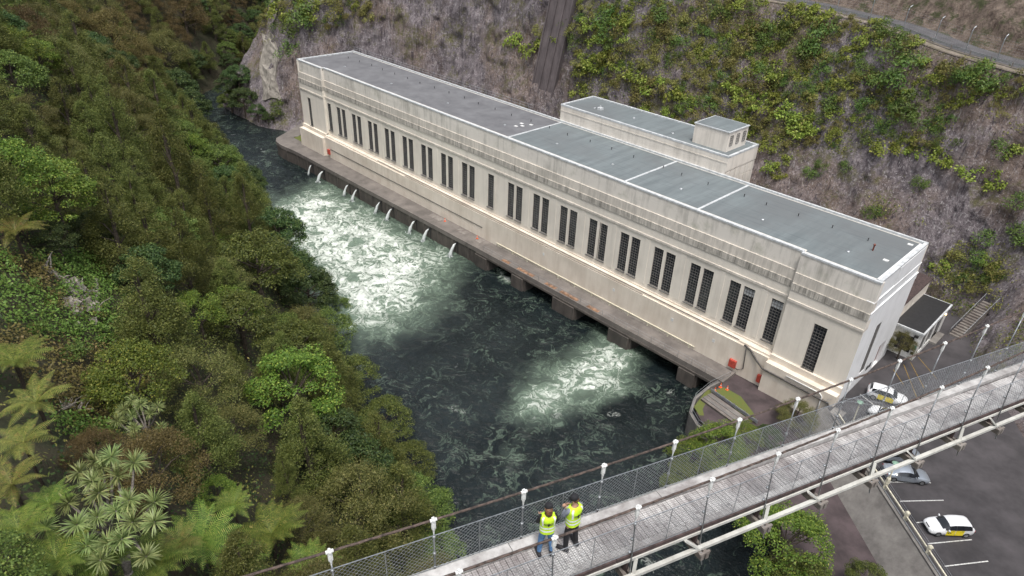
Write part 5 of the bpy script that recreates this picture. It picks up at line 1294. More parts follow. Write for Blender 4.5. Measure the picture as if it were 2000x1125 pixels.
LM['olive'] = leafmat('olive_shrub_leaf', (.085, .088, .022), (.195, .185, .050), (.25, .21, .07))
def proto(species, seed):
    """returns (crown mesh, trunk mesh, height)"""
    global RNG; RNG = np.random.default_rng(seed); rg = random.Random(seed); cl = []
    if species in ('kanuka', 'brown'):
        H, R = 7.0, 3.2
        for i in range(46):
            a = rg.uniform(0, 6.283); rr = R*math.sqrt(rg.random()); z = H*(.92-.42*(rr/R)**2)+rg.uniform(-.9, .35)
            c_ = (rr*math.cos(a), rr*math.sin(a), z); cl.append((c_, rg.uniform(.55, 1.05), None))
        for i in range(16): a = rg.uniform(0, 6.283); rr = R*rg.uniform(.6, 1.0); cl.append(((rr*math.cos(a), rr*math.sin(a), H*rg.uniform(.28, .55)), rg.uniform(.5, .85), None))
        return crown_mesh(species, cl, 560, .125, LM[species], .6, 0, .5, .42, .55, .6), trunk_mesh('trunk', H*.8, .19, cl[:12], seed), H
    if species == 'conifer':
        H, R = 9.5, 2.2
        for i in range(72):
            t = rg.random()**.8; z = H*(.14+.86*t); rr = R*(1-t)**.75*rg.uniform(.55, 1.0)+.08; a = rg.uniform(0, 6.283)
            cl.append(((rr*math.cos(a), rr*math.sin(a), z), .34+.52*(1-t)*rg.uniform(.7, 1.2), None))
        return crown_mesh(species, cl, 900, .125, LM[species], .9, -.3, .2, .36, .65, 1.1), trunk_mesh('trunk', H*.95, .17, cl[:8], seed, .02), H
    if species in ('broad', 'bright', 'dark'):
        H, R = (6.8, 3.0) if species != 'bright' else (7.5, 2.9)
        for i in range(58):
            u = rg.uniform(-.25, 1); a = rg.uniform(0, 6.283); q = math.sqrt(max(0, 1-u*u))*R*rg.uniform(.75, 1.02)
            cl.append(((q*math.cos(a), q*math.sin(a), H*.56+u*H*.40*rg.uniform(.85, 1.05)), rg.uniform(.5, .95), None))
        lf = {'broad': .20, 'bright': .20, 'dark': .24}[species]
        return crown_mesh(species, cl, 360, lf*.82, LM[species], .75, .1, .5, .55, .45), trunk_mesh('trunk', H*.7, .2, cl[:12], seed), H
    if species in ('lime', 'green', 'olive'):
        R = 1.0
        for i in range(13):
            a = rg.uniform(0, 6.283); rr = R*math.sqrt(rg.random())*.9; cl.append(((rr*math.cos(a), rr*math.sin(a), .25+rg.uniform(0, .75)*(1-.5*rr)), rg.uniform(.28, .5), None))
        lf, asp = (.20, .6) if species == 'lime' else (.15, .42)
        return crown_mesh(species, cl, 320 if species != 'lime' else 210, lf, LM[species], .8, .1, .35, asp, .6, .4), None, 1.2
def fern_proto(seed, mat, nf=19, flen=2.7):
    rg = random.Random(seed); V = []; Fq = []
    def quad(a, b_, c_, d): k = len(V); V.extend([a, b_, c_, d]); Fq.append((k, k+1, k+2, k+3))
    for i in range(nf):
        a = i*2.39996+rg.uniform(-.15, .15); L = flen*rg.uniform(.8, 1.08); e0 = rg.uniform(.45, .95); dr = rg.uniform(.9, 1.35)
        d = np.array([math.cos(a), math.sin(a), 0]); sd_ = np.array([-math.sin(a), math.cos(a), 0]); n = 25; pt = np.array([0, 0, 0.0]); P_ = [pt]
        for k in range(n): 
            ang = e0-dr*(k/n)**1.1; pt = pt+(d*math.cos(ang)+np.array([0, 0, math.sin(ang)]))*L/n; P_.append(pt)
        for k in range(n):
            w = .018*(1-k/n)+.005; quad(P_[k]-sd_*w, P_[k]+sd_*w, P_[k+1]+sd_*w, P_[k+1]-sd_*w)
        for k in range(3, n+1):
            t = k/n; pl = .60*math.sin(min(1, (t-.06)*1.9)*math.pi/2)*(1-max(0, t-.45)/.56)**.8*L/2.7
            if pl < .03: continue
            tg = P_[min(k, n)]-P_[k-1]; tg = tg/np.linalg.norm(tg); nrm_ = np.cross(tg, sd_); w = L/n*.27
            for sg in (-1, 1):
                o = sd_*sg*.9+tg*.38; o /= np.linalg.norm(o); b0 = P_[k-1]; dz = np.array([0, 0, -1.0])
                m1 = b0+o*pl*.5+dz*pl*.06; e = b0+o*pl+dz*pl*.26
                quad(b0-tg*w, b0+tg*w, m1+tg*w*.9, m1-tg*w*.9); quad(m1-tg*w*.9, m1+tg*w*.9, e+tg*.008, e-tg*.008)
    me = mesh_np('fern_crown', V, Fq); me.materials.append(mat); return me
def rosette_mesh(seed):
    rg = random.Random(seed); V = []; Fq = []
    for i in range(92):
        u = rg.uniform(-.55, 1); a = rg.uniform(0, 6.283); q = math.sqrt(1-u*u); d = np.array([q*math.cos(a), q*math.sin(a), u]); L = rg.uniform(.48, .68)*(1 if u > -.1 else .85)
        s_ = np.cross(d, [0, 0, 1.0]); s_ /= np.linalg.norm(s_)+1e-9; w = .026; b0 = d*.05; m_ = d*L*.55; e = d*L+np.array([0, 0, -.10*L*(1-abs(u))-.02])
        k = len(V); V.extend([b0-s_*w*.6, b0+s_*w*.6, m_+s_*w, m_-s_*w, e+s_*.004, e-s_*.004]); Fq += [(k, k+1, k+2, k+3), (k+3, k+2, k+4, k+5)]
    me = mesh_np('leaf_rosette', V, Fq); me.materials.append(LM['cabbage']); return me
PROTO = {}
for sp, seeds in (('kanuka', (1, 2)), ('brown', (3, 4)), ('conifer', (5, 6, 7)), ('broad', (8, 9)), ('bright', (10,)), ('dark', (11, 12)), ('lime', (13, 14)), ('green', (15, 16)), ('olive', (17, 18))):
    PROTO[sp] = [proto(sp, s) for s in seeds]
FERN = [fern_proto(21, LM['fern']), fern_proto(22, LM['fernold'], 17, 2.6), fern_proto(23, LM['fern'], 22, 2.9)]
fern_tr = MB().tube([(0,0,-1.2),(.05,0,1.2),(.0,.05,2.6),(0,0,4.0)], [.16,.13,.12,.15], 8).mesh('fern_trunk'); fern_tr.materials.append(pmat('fern_trunk', (.045,.032,.022), .95, var=.5, scale=10, bump=.7))
TL = {'kanuka': 'olive feathery kanuka tree on the forested river bank', 'brown': 'brownish feathery kanuka tree on the forested river bank', 'conifer': 'pointed olive-green young conifer on the forested river bank',
      'broad': 'rounded mid-green broadleaf tree on the forested river bank', 'bright': 'yellow-green leafy tree on the forested river bank', 'dark': 'dark green dense tree on the forested river bank'}
NAMES = {'kanuka': 'kanuka_tree', 'brown': 'kanuka_tree', 'conifer': 'conifer_tree', 'broad': 'broadleaf_tree', 'bright': 'broadleaf_tree', 'dark': 'evergreen_tree'}
rt = random.Random(77)
OPEN = [(-10,500),(80,520),(190,500),(205,590),(300,700),(250,800),(170,860),(110,840),(90,770),(-10,680)]
def zone(loc):
    d = -float(poly_sdf(np.array(loc[0]), np.array(loc[1]), LAND_L)); u, v_, w = to_px(loc)
    if abs(float(poly_sdf(np.array(u), np.array(v_), OPEN))) < 45 and loc[0] > -85: return 'bordering the open slip'
    if loc[0] < -190: return 'in the gully beyond the rock nose'
    if d < 8: return 'hanging over the calm upstream water' if loc[0] < -112 else ('overhanging the boiling water opposite the jets' if loc[0] < -60 else 'along the water edge opposite the quay piers')
    if loc[0] < -115: return 'high on the upstream hillside'
    if w < 52: return 'among the ferns near the footbridge'
    return 'on the slope behind the water-edge trees'
def tree(sp, loc, sc, label=None, grp='trees on the left river bank', wide=1.0):
    cm, tm, H = PROTO[sp][rt.randrange(len(PROTO[sp]))]
    o = empty(NAMES[sp], tuple(loc), rt.uniform(0, 6.28), label or TL[sp].replace('on the forested river bank', zone(loc)), 'tree', None if label else grp); o.scale = (sc*wide, sc*wide, sc)
    obj('crown', cm, None, o)
    if tm is not None: obj('trunk', tm, None, o)
    return o
def fern(loc, sc, th, label=None, k=None, grp='tree ferns on the river bank'):
    k = rt.randrange(3) if k is None else k; label = ('large tree fern with wide bright green fronds ', 'yellowing tree fern with arching fronds ', 'dense tree fern with many long green fronds ')[k]+zone(loc)
    o = empty('tree_fern', tuple(loc), rt.uniform(0, 6.28), label, 'tree fern', grp); k = rt.randrange(3) if k is None else k
    c_ = obj('fronds', FERN[k], None, o); c_.location = (0, 0, th); c_.scale = (sc, sc, sc); c_.rotation_euler = (rt.uniform(-.12, .12), rt.uniform(-.12, .12), 0)
    t = obj('trunk', fern_tr, None, o); t.scale = (sc, sc, th/4.0); return o
def on_bank(px, py, hc):
    """ground point whose plant, hc metres tall at the seen spot, lies on the line of sight through the pixel"""
    d = ray(px, py); d = d/np.linalg.norm(d); t = np.arange(12, 330, .35); Pq = CAM+t[:, None]*d; g = ground_left(Pq[:, 0], Pq[:, 1])
    below = np.nonzero(Pq[:, 2] <= np.maximum(g, WATER)+hc)[0]
    if not len(below): return None
    k = below[0]; return np.array([Pq[k, 0], Pq[k, 1], g[k]])
placed = []
def size_m(px_w, loc): return px_w*to_px(loc)[2]/F_PX
def hero(sp, px, py, wpx, frac=.62, label=None, wide=1.0):
    """crown centre at (px,py), crown about wpx pixels wide in the photograph"""
    W0 = {'kanuka': 7.4, 'brown': 7.4, 'conifer': 4.9, 'broad': 6.6, 'bright': 6.4, 'dark': 6.6}[sp]; H0 = PROTO[sp][0][2]; hc = 4.0
    for _ in range(6):
        g = on_bank(px, py, hc)
        if g is None: return
        sc = size_m(wpx, g+[0, 0, hc])/(W0*wide); hc = H0*sc*frac
    tree(sp, g, sc, label, wide=wide); placed.append((g[0], g[1], W0*sc*wide*.5))
def hero_fern(px, py, wpx, k=None):
    hc = 3.6
    for _ in range(4):
        g = on_bank(px, py, hc)
        if g is None: return
        sc = size_m(wpx, g+[0, 0, hc])/5.0
    fern(g, sc, hc-.2, k=k); placed.append((g[0], g[1], 1.5*sc))
# --- individually recognisable plants, placed from where they stand in the photograph
for a in ((110,360,125,0),(182,362,80,0),(30,452,130,1),(28,705,150,2),(70,785,150,1),(45,862,140,1),(25,950,150,1),(95,985,120,0),(40,1040,140,0),(110,1095,150,2),(395,1050,170,0),(530,1040,150,2),(300,1105,150,2),(205,1098,140,2),(468,1100,130,0),(425,468,75,0),(20,200,60,0),(0,300,90,2),(95,210,60,0),(455,985,90,0),(610,1110,120,2),(345,1060,110,1)): hero_fern(*a)
for sp, x, y, w, lab in (('conifer',222,240,115,'broad pointed conifer standing above the others on the far left bank'),('conifer',335,315,125,None),('conifer',300,590,85,None),('conifer',350,470,110,None),('conifer',240,430,80,None),('conifer',480,410,90,None),('conifer',430,300,60,None),
        ('conifer',558,930,75,'small pointed conifer below the yellow-green leafy tree'),('conifer',460,720,70,None),('broad',500,520,170,'large rounded olive-green tree leaning out over the boiling water'),('broad',470,630,150,None),('bright',462,610,110,None),('dark',540,460,120,None),
        ('bright',575,765,185,'big yellow-green leafy tree in the middle of the river bank'),('dark',630,850,150,None),('kanuka',385,745,190,'wide olive-brown kanuka tree beside the yellow-green leafy tree'),('kanuka',445,840,150,None),('brown',300,915,210,'wide brown kanuka tree behind the cabbage tree'),('brown',180,880,120,None),
        ('kanuka',700,990,230,'wide olive kanuka tree at the water edge by the footbridge'),('kanuka',590,1030,150,None),('broad',640,640,110,None),('broad',690,730,110,None),('broad',750,800,115,None),('broad',800,880,105,None),('dark',600,560,110,None),('broad',650,560,70,None),('bright',425,965,75,'small bright leafy tree beside the brown kanuka'),
        ('dark',265,195,55,None),('kanuka',60,230,110,None),('kanuka',120,120,130,None),('brown',220,70,130,None),('brown',40,60,120,None),('kanuka',320,100,110,None),('brown',360,30,100,None),('dark',370,200,80,None),('dark',345,170,80,None),('kanuka',130,300,90,None),('conifer',410,420,90,None),('dark',180,450,90,None),('dark',110,470,80,None)):
    hero(sp, x, y, w, label=lab)
# --- cabbage trees: forked grey stems, every head a rosette of sword leaves
ros = [rosette_mesh(31), rosette_mesh(32)]
MAT['cabbark'] = pmat('grey_corky_bark', (.21, .185, .16), .95, var=.4, scale=8, bump=.6)
def cabbage(heads, hc, label, sc=1.0):
    mx = np.mean([h[0] for h in heads]); my = np.mean([h[1] for h in heads]); g = on_bank(mx, my+30, hc)
    o = empty('cabbage_tree', tuple(g), 0, label, 'cabbage tree'); n_ = ray(mx, my); n_ /= np.linalg.norm(n_); base = np.array(g); ctr = base+[0, 0, hc]
    # heads lie on an inclined dome facing up and outwards; the pixel gives the direction, the dome the distance
    pts = []; rr = random.Random(3)
    pl = np.array([.12, -.30, .95]); pl /= np.linalg.norm(pl)
    for hx, hy in heads:
        d = ray(hx, hy); t = ((ctr-CAM)@pl)/(d@pl); pts.append(CAM+d*t)
    q = MB(); fork = base+[0, 0, hc*.42]; q.tube([base-[0,0,1.2], base+[.1,.05,hc*.2], fork], [.24*sc, .19*sc, .17*sc], 8)
    subs = [fork+(np.mean(pts[i::4], axis=0)-fork)*.55 for i in range(4)]
    for s_ in subs: q.tube([fork, (fork+s_)/2+[0,0,.2], s_], [.14*sc, .11*sc, .085*sc], 7)
    for i, p_ in enumerate(pts):
        s_ = subs[int(np.argmin([np.linalg.norm(p_-k) for k in subs]))]; q.tube([s_, (s_+p_)/2-[0,0,.15], p_], [.075*sc, .06*sc, .045*sc], 6)
    t = q.build('stems', MAT['cabbark'], o, smooth=True); t.data.transform(Matrix.Translation(-Vector(base)))
    for i, p_ in enumerate(pts):
        h = obj('leaf_rosette', ros[i % 2], None, o, Vector(p_)-Vector(base)); k = sc*rr.uniform(.88, 1.12); h.scale = (k, k, k); h.rotation_euler = (rr.uniform(-.4, .4), rr.uniform(-.4, .4), rr.uniform(0, 6.28))
    placed.append((g[0], g[1], 2.0))
cabbage([(154,923),(217,892),(200,914),(262,904),(229,930),(193,962),(134,983),(252,977),(227,998),(302,981),(259,1020),(302,1019),(89,1030),(150,1025),(171,1066),(238,1053),(285,1087),(190,1010),(180,940),(185,900),(212,1062),(196,1095)], 7.0, 'tall many-headed cabbage tree with spiky pale green rosettes near the footbridge', 1.28)
cabbage([(257,782),(240,800),(258,812),(229,822),(293,808),(275,790),(315,835),(262,836),(308,795),(262,856)], 5.0, 'small cabbage tree with green spiky heads behind the brown kanuka', .95)
cabbage([(440,486),(432,497)], 4.5, 'slender cabbage tree with one pale head among the bank trees', 1.1)
# --- the rest of the bush: fill the bank so that crowns close up, leaving the open slip clear
OPEN_ = [(-10,500),(80,520),(190,500),(205,590),(300,700),(250,800),(170,860),(110,840),(90,770),(-10,680)]
def in_open(x, y): 
    u, v_, w = to_px((x, y, float(ground_left(np.array(x), np.array(y)))+.8)); return poly_sdf(np.array(u), np.array(v_), OPEN) < 0
cand = []
xs_ = np.arange(-330, 22, 3.3)
for x in xs_:
    for y in np.arange(-108, 120, 3.3):
        xx, yy = x+rt.uniform(-1.5, 1.5), y+rt.uniform(-1.5, 1.5); d = -float(poly_sdf(np.array(xx), np.array(yy), LAND_L))
        if d < .3 or d > 80: continue
        z = float(ground_left(np.array(xx), np.array(yy))); u, v_, w = to_px((xx, yy, z+4))
        if w < 14 or not (-90 < u < 2050 and -60 < v_ < 1230): continue
        if np.hypot(xx-17, yy+75) < 16: continue
        cand.append((xx, yy, z, d, u, v_, w))
rt.shuffle(cand); cnt = 0
cand.sort(key=lambda c: (c[3] > 4.0))                     # the shore row first
for xx, yy, z, d, u, v_, w in cand:
    if in_open(xx, yy): continue
    far_ = w > 100; R = 2.5 if not far_ else 3.1
    if d < 4: R = 2.2
    if any((xx-a)**2+(yy-b_)**2 < ((R+r)*.66)**2 for a, b_, r in placed): continue
    n_ = float(fbm(np.array(xx*.05), np.array(yy*.05), seed=41)); k = rt.random()
    if d < 7: sp = 'broad' if k < .40 else ('conifer' if k < .70 else ('dark' if k < .88 else 'kanuka'))
    elif xx < -120: sp = 'brown' if k < .28 else ('kanuka' if k < .55 else ('conifer' if k < .75 else ('dark' if k < .9 else 'broad')))  # brown crowns here put the warm flare tint into the leaf colour
    else: sp = 'conifer' if k < .52 else ('broad' if k < .72 else ('kanuka' if k < .82 else ('dark' if k < .93 else 'bright')))
    s_ = rt.uniform(.72, 1.08)*(1.15 if far_ else 1.0)*(.95 if d < 4 else 1)
    # keep the line of sight from camera to bridge and river clear
    if w < 34: s_ *= .75
    s_ *= 1.18; tree(sp, (xx, yy, z), s_, wide=1.35 if sp == 'conifer' else 1.0); placed.append((xx, yy, R)); cnt += 1
    if cnt >= 430: break
print('fill trees', cnt)
# --- undergrowth: low leafy cover on the bank between the trees
def cover(name, pts, nrm_, leaf, mat, label, parent=None, per=14, spread=.55, hgt=.5):
    n = len(pts); k = np.repeat(np.arange(n), per); m_ = len(k)
    pos = pts[k]+RNG.normal(size=(m_, 3))*np.array([spread, spread, spread*.6])+nrm_[k]*(RNG.random(m_)*hgt)[:, None]
    nn = nrm_[k]+RNG.normal(size=(m_, 3))*.5; ax = np.cross(nn, rdir(m_)); s_ = leaf*(.6+.8*RNG.random(m_)); V, Fq = leaf_faces(pos, ax, nn, s_, s_*.55)
    o = obj(name, mesh_np(name, V, Fq), mat); return tag(o, label, 'undergrowth', kind='stuff')
RNG = np.random.default_rng(9)
X_ = RNG.uniform(-200, 20, 26000); Y_ = RNG.uniform(-105, 5, 26000); D_ = -poly_sdf(X_, Y_, LAND_L); G_ = ground_left(X_, Y_)
U_ = np.array([to_px((x, y, z)) for x, y, z in zip(X_, Y_, G_)]); keep = (D_ > -.2) & (D_ < 48) & (U_[:, 2] > 15) & (U_[:, 0] > -60) & (U_[:, 0] < 1300) & (U_[:, 1] > -30) & (U_[:, 1] < 1180)
X_, Y_, G_, U_ = X_[keep], Y_[keep], G_[keep], U_[keep]; print('undergrowth clumps', len(X_))
e = .5; gx = (ground_left(X_+e, Y_)-ground_left(X_-e, Y_))/(2*e); gy = (ground_left(X_, Y_+e)-ground_left(X_, Y_-e))/(2*e); NN = np.stack([-gx, -gy, np.ones_like(gx)], 1); NN /= np.linalg.norm(NN, axis=1)[:, None]
PP = np.stack([X_, Y_, G_+.15], 1); op_ = poly_sdf(U_[:, 0], U_[:, 1], OPEN) < 0; sel = RNG.random(len(X_))
cover('undergrowth', PP[(~op_) & (sel < .6)], NN[(~op_) & (sel < .6)], .26, LM['dark'], 'dark leafy undergrowth covering the forested bank', per=16, hgt=1.0)
cover('undergrowth', PP[(~op_) & (sel >= .6)], NN[(~op_) & (sel >= .6)], .24, LM['olive'], 'olive leafy undergrowth covering the forested bank', per=16, hgt=1.0)
nz = fbm(X_*.14, Y_*.14, seed=55)
LM['slip'] = leafmat('slip_herb_leaf', (.060, .125, .022), (.150, .250, .050), (.19, .25, .06))
LM['slipdry'] = leafmat('dry_slip_scrub_leaf', (.105, .090, .030), (.190, .170, .050), (.24, .18, .08))
X2 = RNG.uniform(-75, -8, 14000); Y2 = RNG.uniform(-84, -48, 14000); G2 = ground_left(X2, Y2); U2 = np.array([to_px((x, y, z)) for x, y, z in zip(X2, Y2, G2)]); k2 = (poly_sdf(U2[:, 0], U2[:, 1], OPEN) < 12)
X2, Y2, G2 = X2[k2], Y2[k2], G2[k2]; nz2 = fbm(X2*.22, Y2*.22, seed=55)
gx = (ground_left(X2+e, Y2)-ground_left(X2-e, Y2))/(2*e); gy = (ground_left(X2, Y2+e)-ground_left(X2, Y2-e))/(2*e); N2 = np.stack([-gx, -gy, np.ones_like(gx)], 1); N2 /= np.linalg.norm(N2, axis=1)[:, None]; P2_ = np.stack([X2, Y2, G2+.1], 1); print('slip', len(X2))
cover('ground_cover', P2_[nz2 > -.08], N2[nz2 > -.08], .24, LM['slip'], 'bright green low herbs covering the open slip', per=26, spread=.45, hgt=.45)
cover('ground_cover', P2_[nz2 <= -.08], N2[nz2 <= -.08], .22, LM['slipdry'], 'brownish dry scrub covering part of the open slip', per=22, spread=.45, hgt=.4)
for x, y, w in ((105,590,70),(65,640,60),(140,700,90),(210,650,80),(235,700,80),(200,770,70),(150,800,60),(40,600,50),(250,640,60),(255,755,60),(70,560,60),(190,610,50)):
    g = on_bank(x, y, .5)
    if g is None: continue
    sp = rt.choice(('green', 'green', 'lime', 'olive')); cm = PROTO[sp][rt.randrange(2)][0]; k = size_m(w, g)/2.5
    o = obj('slip_shrub', cm, None, None, Vector(g)); o.scale = (k, k, k*.8); tag(o, 'low leafy shrub growing on the open slip', 'shrub', 'shrubs on the open slip')
# --- slip debris: bleached root plate, logs, dead branches
def log(pts_px, r, name, label, hc=.3, branches=0, seed=1):
    rr = random.Random(seed); P_ = [on_bank(x, y, hc)+[0, 0, hc*.6] for x, y in pts_px]; b_ = P_[0]; o = empty(name, tuple(b_), 0, label, 'dead wood'); q = MB(); q.tube([p_-b_ for p_ in P_], [r*(1-.6*i/(len(P_)-1)) for i in range(len(P_))], 8); q.build('trunk', MAT['deadwood'], o, smooth=True)
    if branches:
        q = MB()
        for i in range(branches):
            f = rr.random(); j = min(int(f*(len(P_)-1)), len(P_)-2); s_ = P_[j]+(P_[j+1]-P_[j])*rr.random()-b_; e_ = s_+np.array([rr.uniform(-1, 1), rr.uniform(-1, 1), rr.uniform(.1, 1.0)])*rr.uniform(.5, 1.3)
            q.tube([s_, (s_+e_)/2+[0,0,.1], e_], [r*.35, r*.22, r*.08], 5)
        q.build('branches', MAT['deadwood'], o)
log([(85,520),(120,545),(155,560),(190,583)], .28, 'fallen_tree', 'bleached fallen tree lying along the top of the slip', branches=22, seed=4)
log([(188,545),(186,575),(190,605)], .2, 'dead_stump', 'grey dead trunk standing at the end of the fallen tree', hc=.8, branches=5, seed=5)
log([(150,630),(165,640)], .22, 'log', 'short grey log at the foot of the debris', seed=6); log([(243,745),(268,780)], .2, 'log', 'pale bare log beside the olive-brown kanuka', hc=.5, seed=7)
log([(120,795),(145,785),(160,800)], .1, 'dead_bush', 'tangle of bleached dead branches above the tree ferns', hc=.9, branches=30, seed=8); log([(220,665),(240,680),(262,690)], .08, 'dead_branch', 'thin bare dead branch on the open slip', hc=.6, branches=10, seed=9)
rr = random.Random(12)
for i in range(34):
    x = rr.uniform(128, 190); y = 555+(x-128)*.55+rr.uniform(-14, 48); g = on_bank(x, y, .15); s_ = rr.uniform(.16, .5)
    q = MB(); q.add([(rr.uniform(.6, 1.1)*a*s_, rr.uniform(.6, 1.1)*b_*s_, rr.uniform(.5, .9)*c_*s_) for a, b_, c_ in ((-1,-1,-1),(1,-1,-1),(1,1,-1),(-1,1,-1),(-1,-1,1),(1,-1,1),(1,1,1),(-1,1,1))], [(0,3,2,1),(4,5,6,7),(0,1,5,4),(1,2,6,5),(2,3,7,6),(3,0,4,7)])
    o = q.build('rock', MAT['deadwood'] if i % 3 else MAT['facing'], None, Vector(g)+Vector((0, 0, .1))); o.rotation_euler = (rr.random()*3, rr.random()*3, rr.random()*3); tag(o, 'pale broken rock in the slip debris under the fallen tree', 'rock', 'rocks in the slip debris')
# --- plants on the rock face
RNG = np.random.default_rng(19); rs = random.Random(23)
def cliff_zone(px, py):
    if px < 600: return 'on the upstream rock nose'
    if px < 1035: return 'on the stained rock wall behind the powerhouse'
    if px < 1180: return 'beside the concrete chute'
    if py < (px-1560)*.2545+75 and px > 1480: return 'just below the cliff-top road'
    if px < 1420: return 'on the slope above the annex roof'
    if px < 1620: return 'beside the roof-top house of the annex' if py > 180 else 'high on the slope beyond the roof-top house'
    return 'on the bare rock above the white office' if py > 280 else 'on the upper rock slope past the annex'
def cliff_plant(sp, px, py, wpx, label, grp):
    p_, n_ = hit_cliff(px, py)
    if p_ is None: return None
    label = label.replace('clinging to the rock face', '').replace('growing on the rock face', '').replace('on the rock face', '').strip()+' '+cliff_zone(px, py)
    k = size_m(wpx, p_)/2.4; o = obj({'lime': 'lime_shrub', 'green': 'green_shrub', 'olive': 'olive_shrub'}[sp], PROTO[sp][rs.randrange(2)][0], None, None, Vector(p_-n_*.25*k)); up = (Vector(n_)*.75+Vector((0, 0, .65))).normalized()
    o.rotation_mode = 'QUATERNION'; o.rotation_quaternion = up.to_track_quat('Z', 'Y') @ Matrix.Rotation(rs.uniform(0, 6.28), 3, 'Z').to_quaternion(); o.scale = (k, k, k*rs.uniform(.7, 1.0)); tag(o, label, 'shrub', grp); return o
CL = {'lime': 'lime-green broad-leaved shrub clinging to the rock face', 'green': 'dark green bushy shrub growing on the rock face', 'olive': 'olive-brown scrubby shrub on the rock face'}
hero_sh = [('green',1745,110,90),('green',1770,150,95),('green',1735,160,75),('green',1770,205,80),('green',1765,230,60),('green',1600,85,80),('green',1580,100,70),('green',1490,65,60),('green',1540,60,60),('green',1485,145,55),('green',1920,160,80),('green',1895,145,60),('green',1690,145,60),('green',1600,330,40),('green',1590,345,45),('green',1650,330,35),('green',1920,470,60),('green',1985,400,60),('green',1990,460,60),
    ('lime',1450,190,50),('lime',1480,205,60),('lime',1510,215,60),('lime',1540,225,55),('lime',1555,250,50),('lime',1580,250,55),('lime',1560,265,45),('lime',1430,170,45),('lime',1725,290,50),('lime',1760,290,45),('lime',1790,300,50),('lime',1840,315,50),('lime',1890,340,50),('lime',1940,360,45),('lime',1500,330,40),('lime',1530,320,35),('lime',1520,345,35),('lime',1000,80,50),('lime',1040,95,55),('lime',1160,130,45),('lime',1190,120,50),('lime',1240,150,50),('lime',1270,170,55),('lime',1310,190,60),('lime',1340,210,50),('lime',1150,115,40),
    ('green',1190,40,70),('green',1180,75,60),('green',1290,30,50),('green',1320,90,50),('green',560,100,60),('green',600,30,80),('green',570,60,60),('lime',505,45,60),('lime',515,20,50),('lime',505,55,45),('green',545,215,45),('lime',1970,300,50),('green',1950,300,60),('green',1700,420,45),('green',1795,360,40)]
for sp, x, y, w in hero_sh: cliff_plant(sp, x, y, w*1.15, CL[sp], 'shrubs on the rock face')
cnt = {'lime': 0, 'green': 0, 'olive': 0}; pl_ = []
for i in range(5200):
    px, py = rs.uniform(400, 2010), rs.uniform(-15, 620); p_, n_ = hit_cliff(px, py)
    if p_ is None: continue
    if px < 1090 and py > 95+(px-690)*.18: continue
    if py < (px-1560)*.2545+14: continue
    dens = float(fbm(np.array(px*.0052), np.array(py*.0075), seed=91, octv=3))+(.30 if px > 1130 and py < 290 else -.04)-(.30 if px < 1050 and py > 40 else 0)-(.28 if (px > 1560 and py > 290) else 0)
    if dens < rs.uniform(-.05, .38): continue
    w = rs.uniform(22, 52)
    if any((px-a)**2+(py-b_)**2 < (w*.42)**2 for a, b_ in pl_): continue
    k = rs.random()+float(fbm(np.array(px*.01), np.array(py*.01), seed=97))*.5; sp = 'olive' if k < .42 else ('green' if k < .72 else 'lime')
    if cnt[sp] > 210: continue
    if cliff_plant(sp, px, py, w*1.2, CL[sp], 'shrubs on the rock face') is not None: cnt[sp] += 1; pl_.append((px, py))
print('cliff shrubs', cnt)
pts = []; nn_ = []
for i in range(15000):
    px, py = rs.uniform(395, 2010), rs.uniform(-15, 700); p_, n_ = hit_cliff(px, py)
    if p_ is None: continue
    if py < (px-1560)*.2545+8: continue
    dens = float(fbm(np.array(px*.0052), np.array(py*.0075), seed=91, octv=3))+.35*float(fbm(np.array(px*.03), np.array(py*.03), seed=92, octv=3))+(.26 if px > 1130 and py < 300 else -.06)-(.16 if px < 1050 and py > 40 else 0)-(.12 if (px > 1560 and py > 290) else 0)
    if dens < rs.uniform(.0, .25): continue
    pts.append(p_); nn_.append(n_)
pts = np.array(pts); nn_ = np.array(nn_); sel = RNG.random(len(pts)); print('cliff cover', len(pts))
cover('ground_cover', pts[sel < .62], nn_[sel < .62], .30, LM['olive'], 'olive creepers and grasses covering ledges of the rock face', per=15, spread=.6, hgt=.35); cover('ground_cover', pts[sel >= .62], nn_[sel >= .62], .30, LM['green'], 'green creepers covering ledges of the rock face', per=15, spread=.6, hgt=.35)
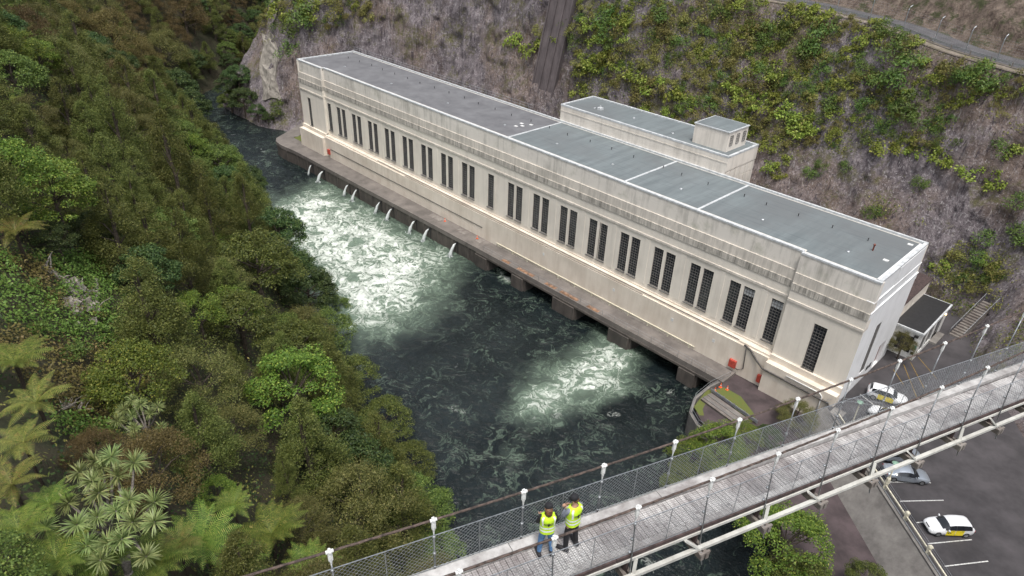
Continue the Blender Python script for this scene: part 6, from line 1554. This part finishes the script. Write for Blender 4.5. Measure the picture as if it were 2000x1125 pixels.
# --- trees on the right-hand bank, by the bridge and the yard
RB = 'trees on the powerhouse bank'
def tree_at(sp, loc, sc, label, wide=1.0, grp=None): return tree(sp, loc, sc, label, wide=wide)
for sp, x, y, z, sc, wd, lb in (('bright',1535,1060,LOW-1.0,1.15,1.2,'bright green tree under the footbridge beside the river'),('bright',1480,1010,LOW-2.0,.72,1.1,'small bright green tree at the water edge under the footbridge'),('broad',1560,1135,LOW-1.0,.9,1.2,'rounded green tree below the bright tree at the picture edge'),('broad',1700,1130,LOW,.62,1.1,'green bush on the reddish track by the concrete batter'),
        ('bright',1400,872,LOW-1.4,.95,1.1,'leafy green tree below the guard rail at the quay end'),('bright',1352,890,LOW-2.4,.8,1.1,'low green tree at the water edge below the curved wall'),('bright',1450,850,LOW-.6,.62,1.2,'green shrub beside the stacked steel beams'),('dark',1500,850,LOW-.3,.5,1.1,'dark green shrub between the track and the footbridge'),('kanuka',1560,805,LOW,.66,1.15,'olive feathery shrub at the foot of the powerhouse corner'),('kanuka',1535,800,LOW,.36,1.1,'small olive shrub beside the powerhouse pavilion')):
    g = onz(x, y, z+3.0*sc*1.6); tree_at(sp, (g[0], g[1], z), sc, lb, wd)
for i, (x, y, s_) in enumerate(((1330,930,.42),(1370,915,.5),(1425,905,.5),(1410,920,.46),(1310,955,.36))):
    g = onz(x, y, LOW-1.2); tree('bright', (g[0], g[1], LOW-2.6), s_*1.3, 'low green scrub on the river edge under the footbridge')['group'] = 'scrub under the footbridge'
g = onz(1752, 700, YARD); ob = tree('kanuka', (g[0], g[1], YARD), .58, 'round clipped olive bush in front of the white office', wide=1.05)
for x, y, s_ in ((1900,20,1.0),(1960,10,1.1),(1990,25,.9)):
    d_ = ray(x, y); p_ = crest_at(acc[13] if x < 1950 else acc[14], 16, 7.5); tree('dark', tuple(p_), s_, 'dark tree above the cut bank by the cliff-top road')['group'] = 'trees above the cliff-top road'

for i, (x, y, s_) in enumerate(((425,180,.9),(455,200,1.0),(480,225,.9),(455,225,.85),(425,140,1.0),(410,90,1.0),(395,50,1.1),(410,30,1.0),(505,238,.6),(440,110,.8),(430,205,.8),(525,243,.4),(445,165,1.0),(470,180,.9))):
    p_, n_ = hit_cliff(x, y)
    if p_ is None: continue
    tree('dark' if i % 3 else 'broad', tuple(p_-np.array([0, 0, .6])), s_*1.35, 'dark leafy tree growing at the foot of the upstream rock nose', 'trees below the rock nose')['group'] = 'trees below the rock nose'
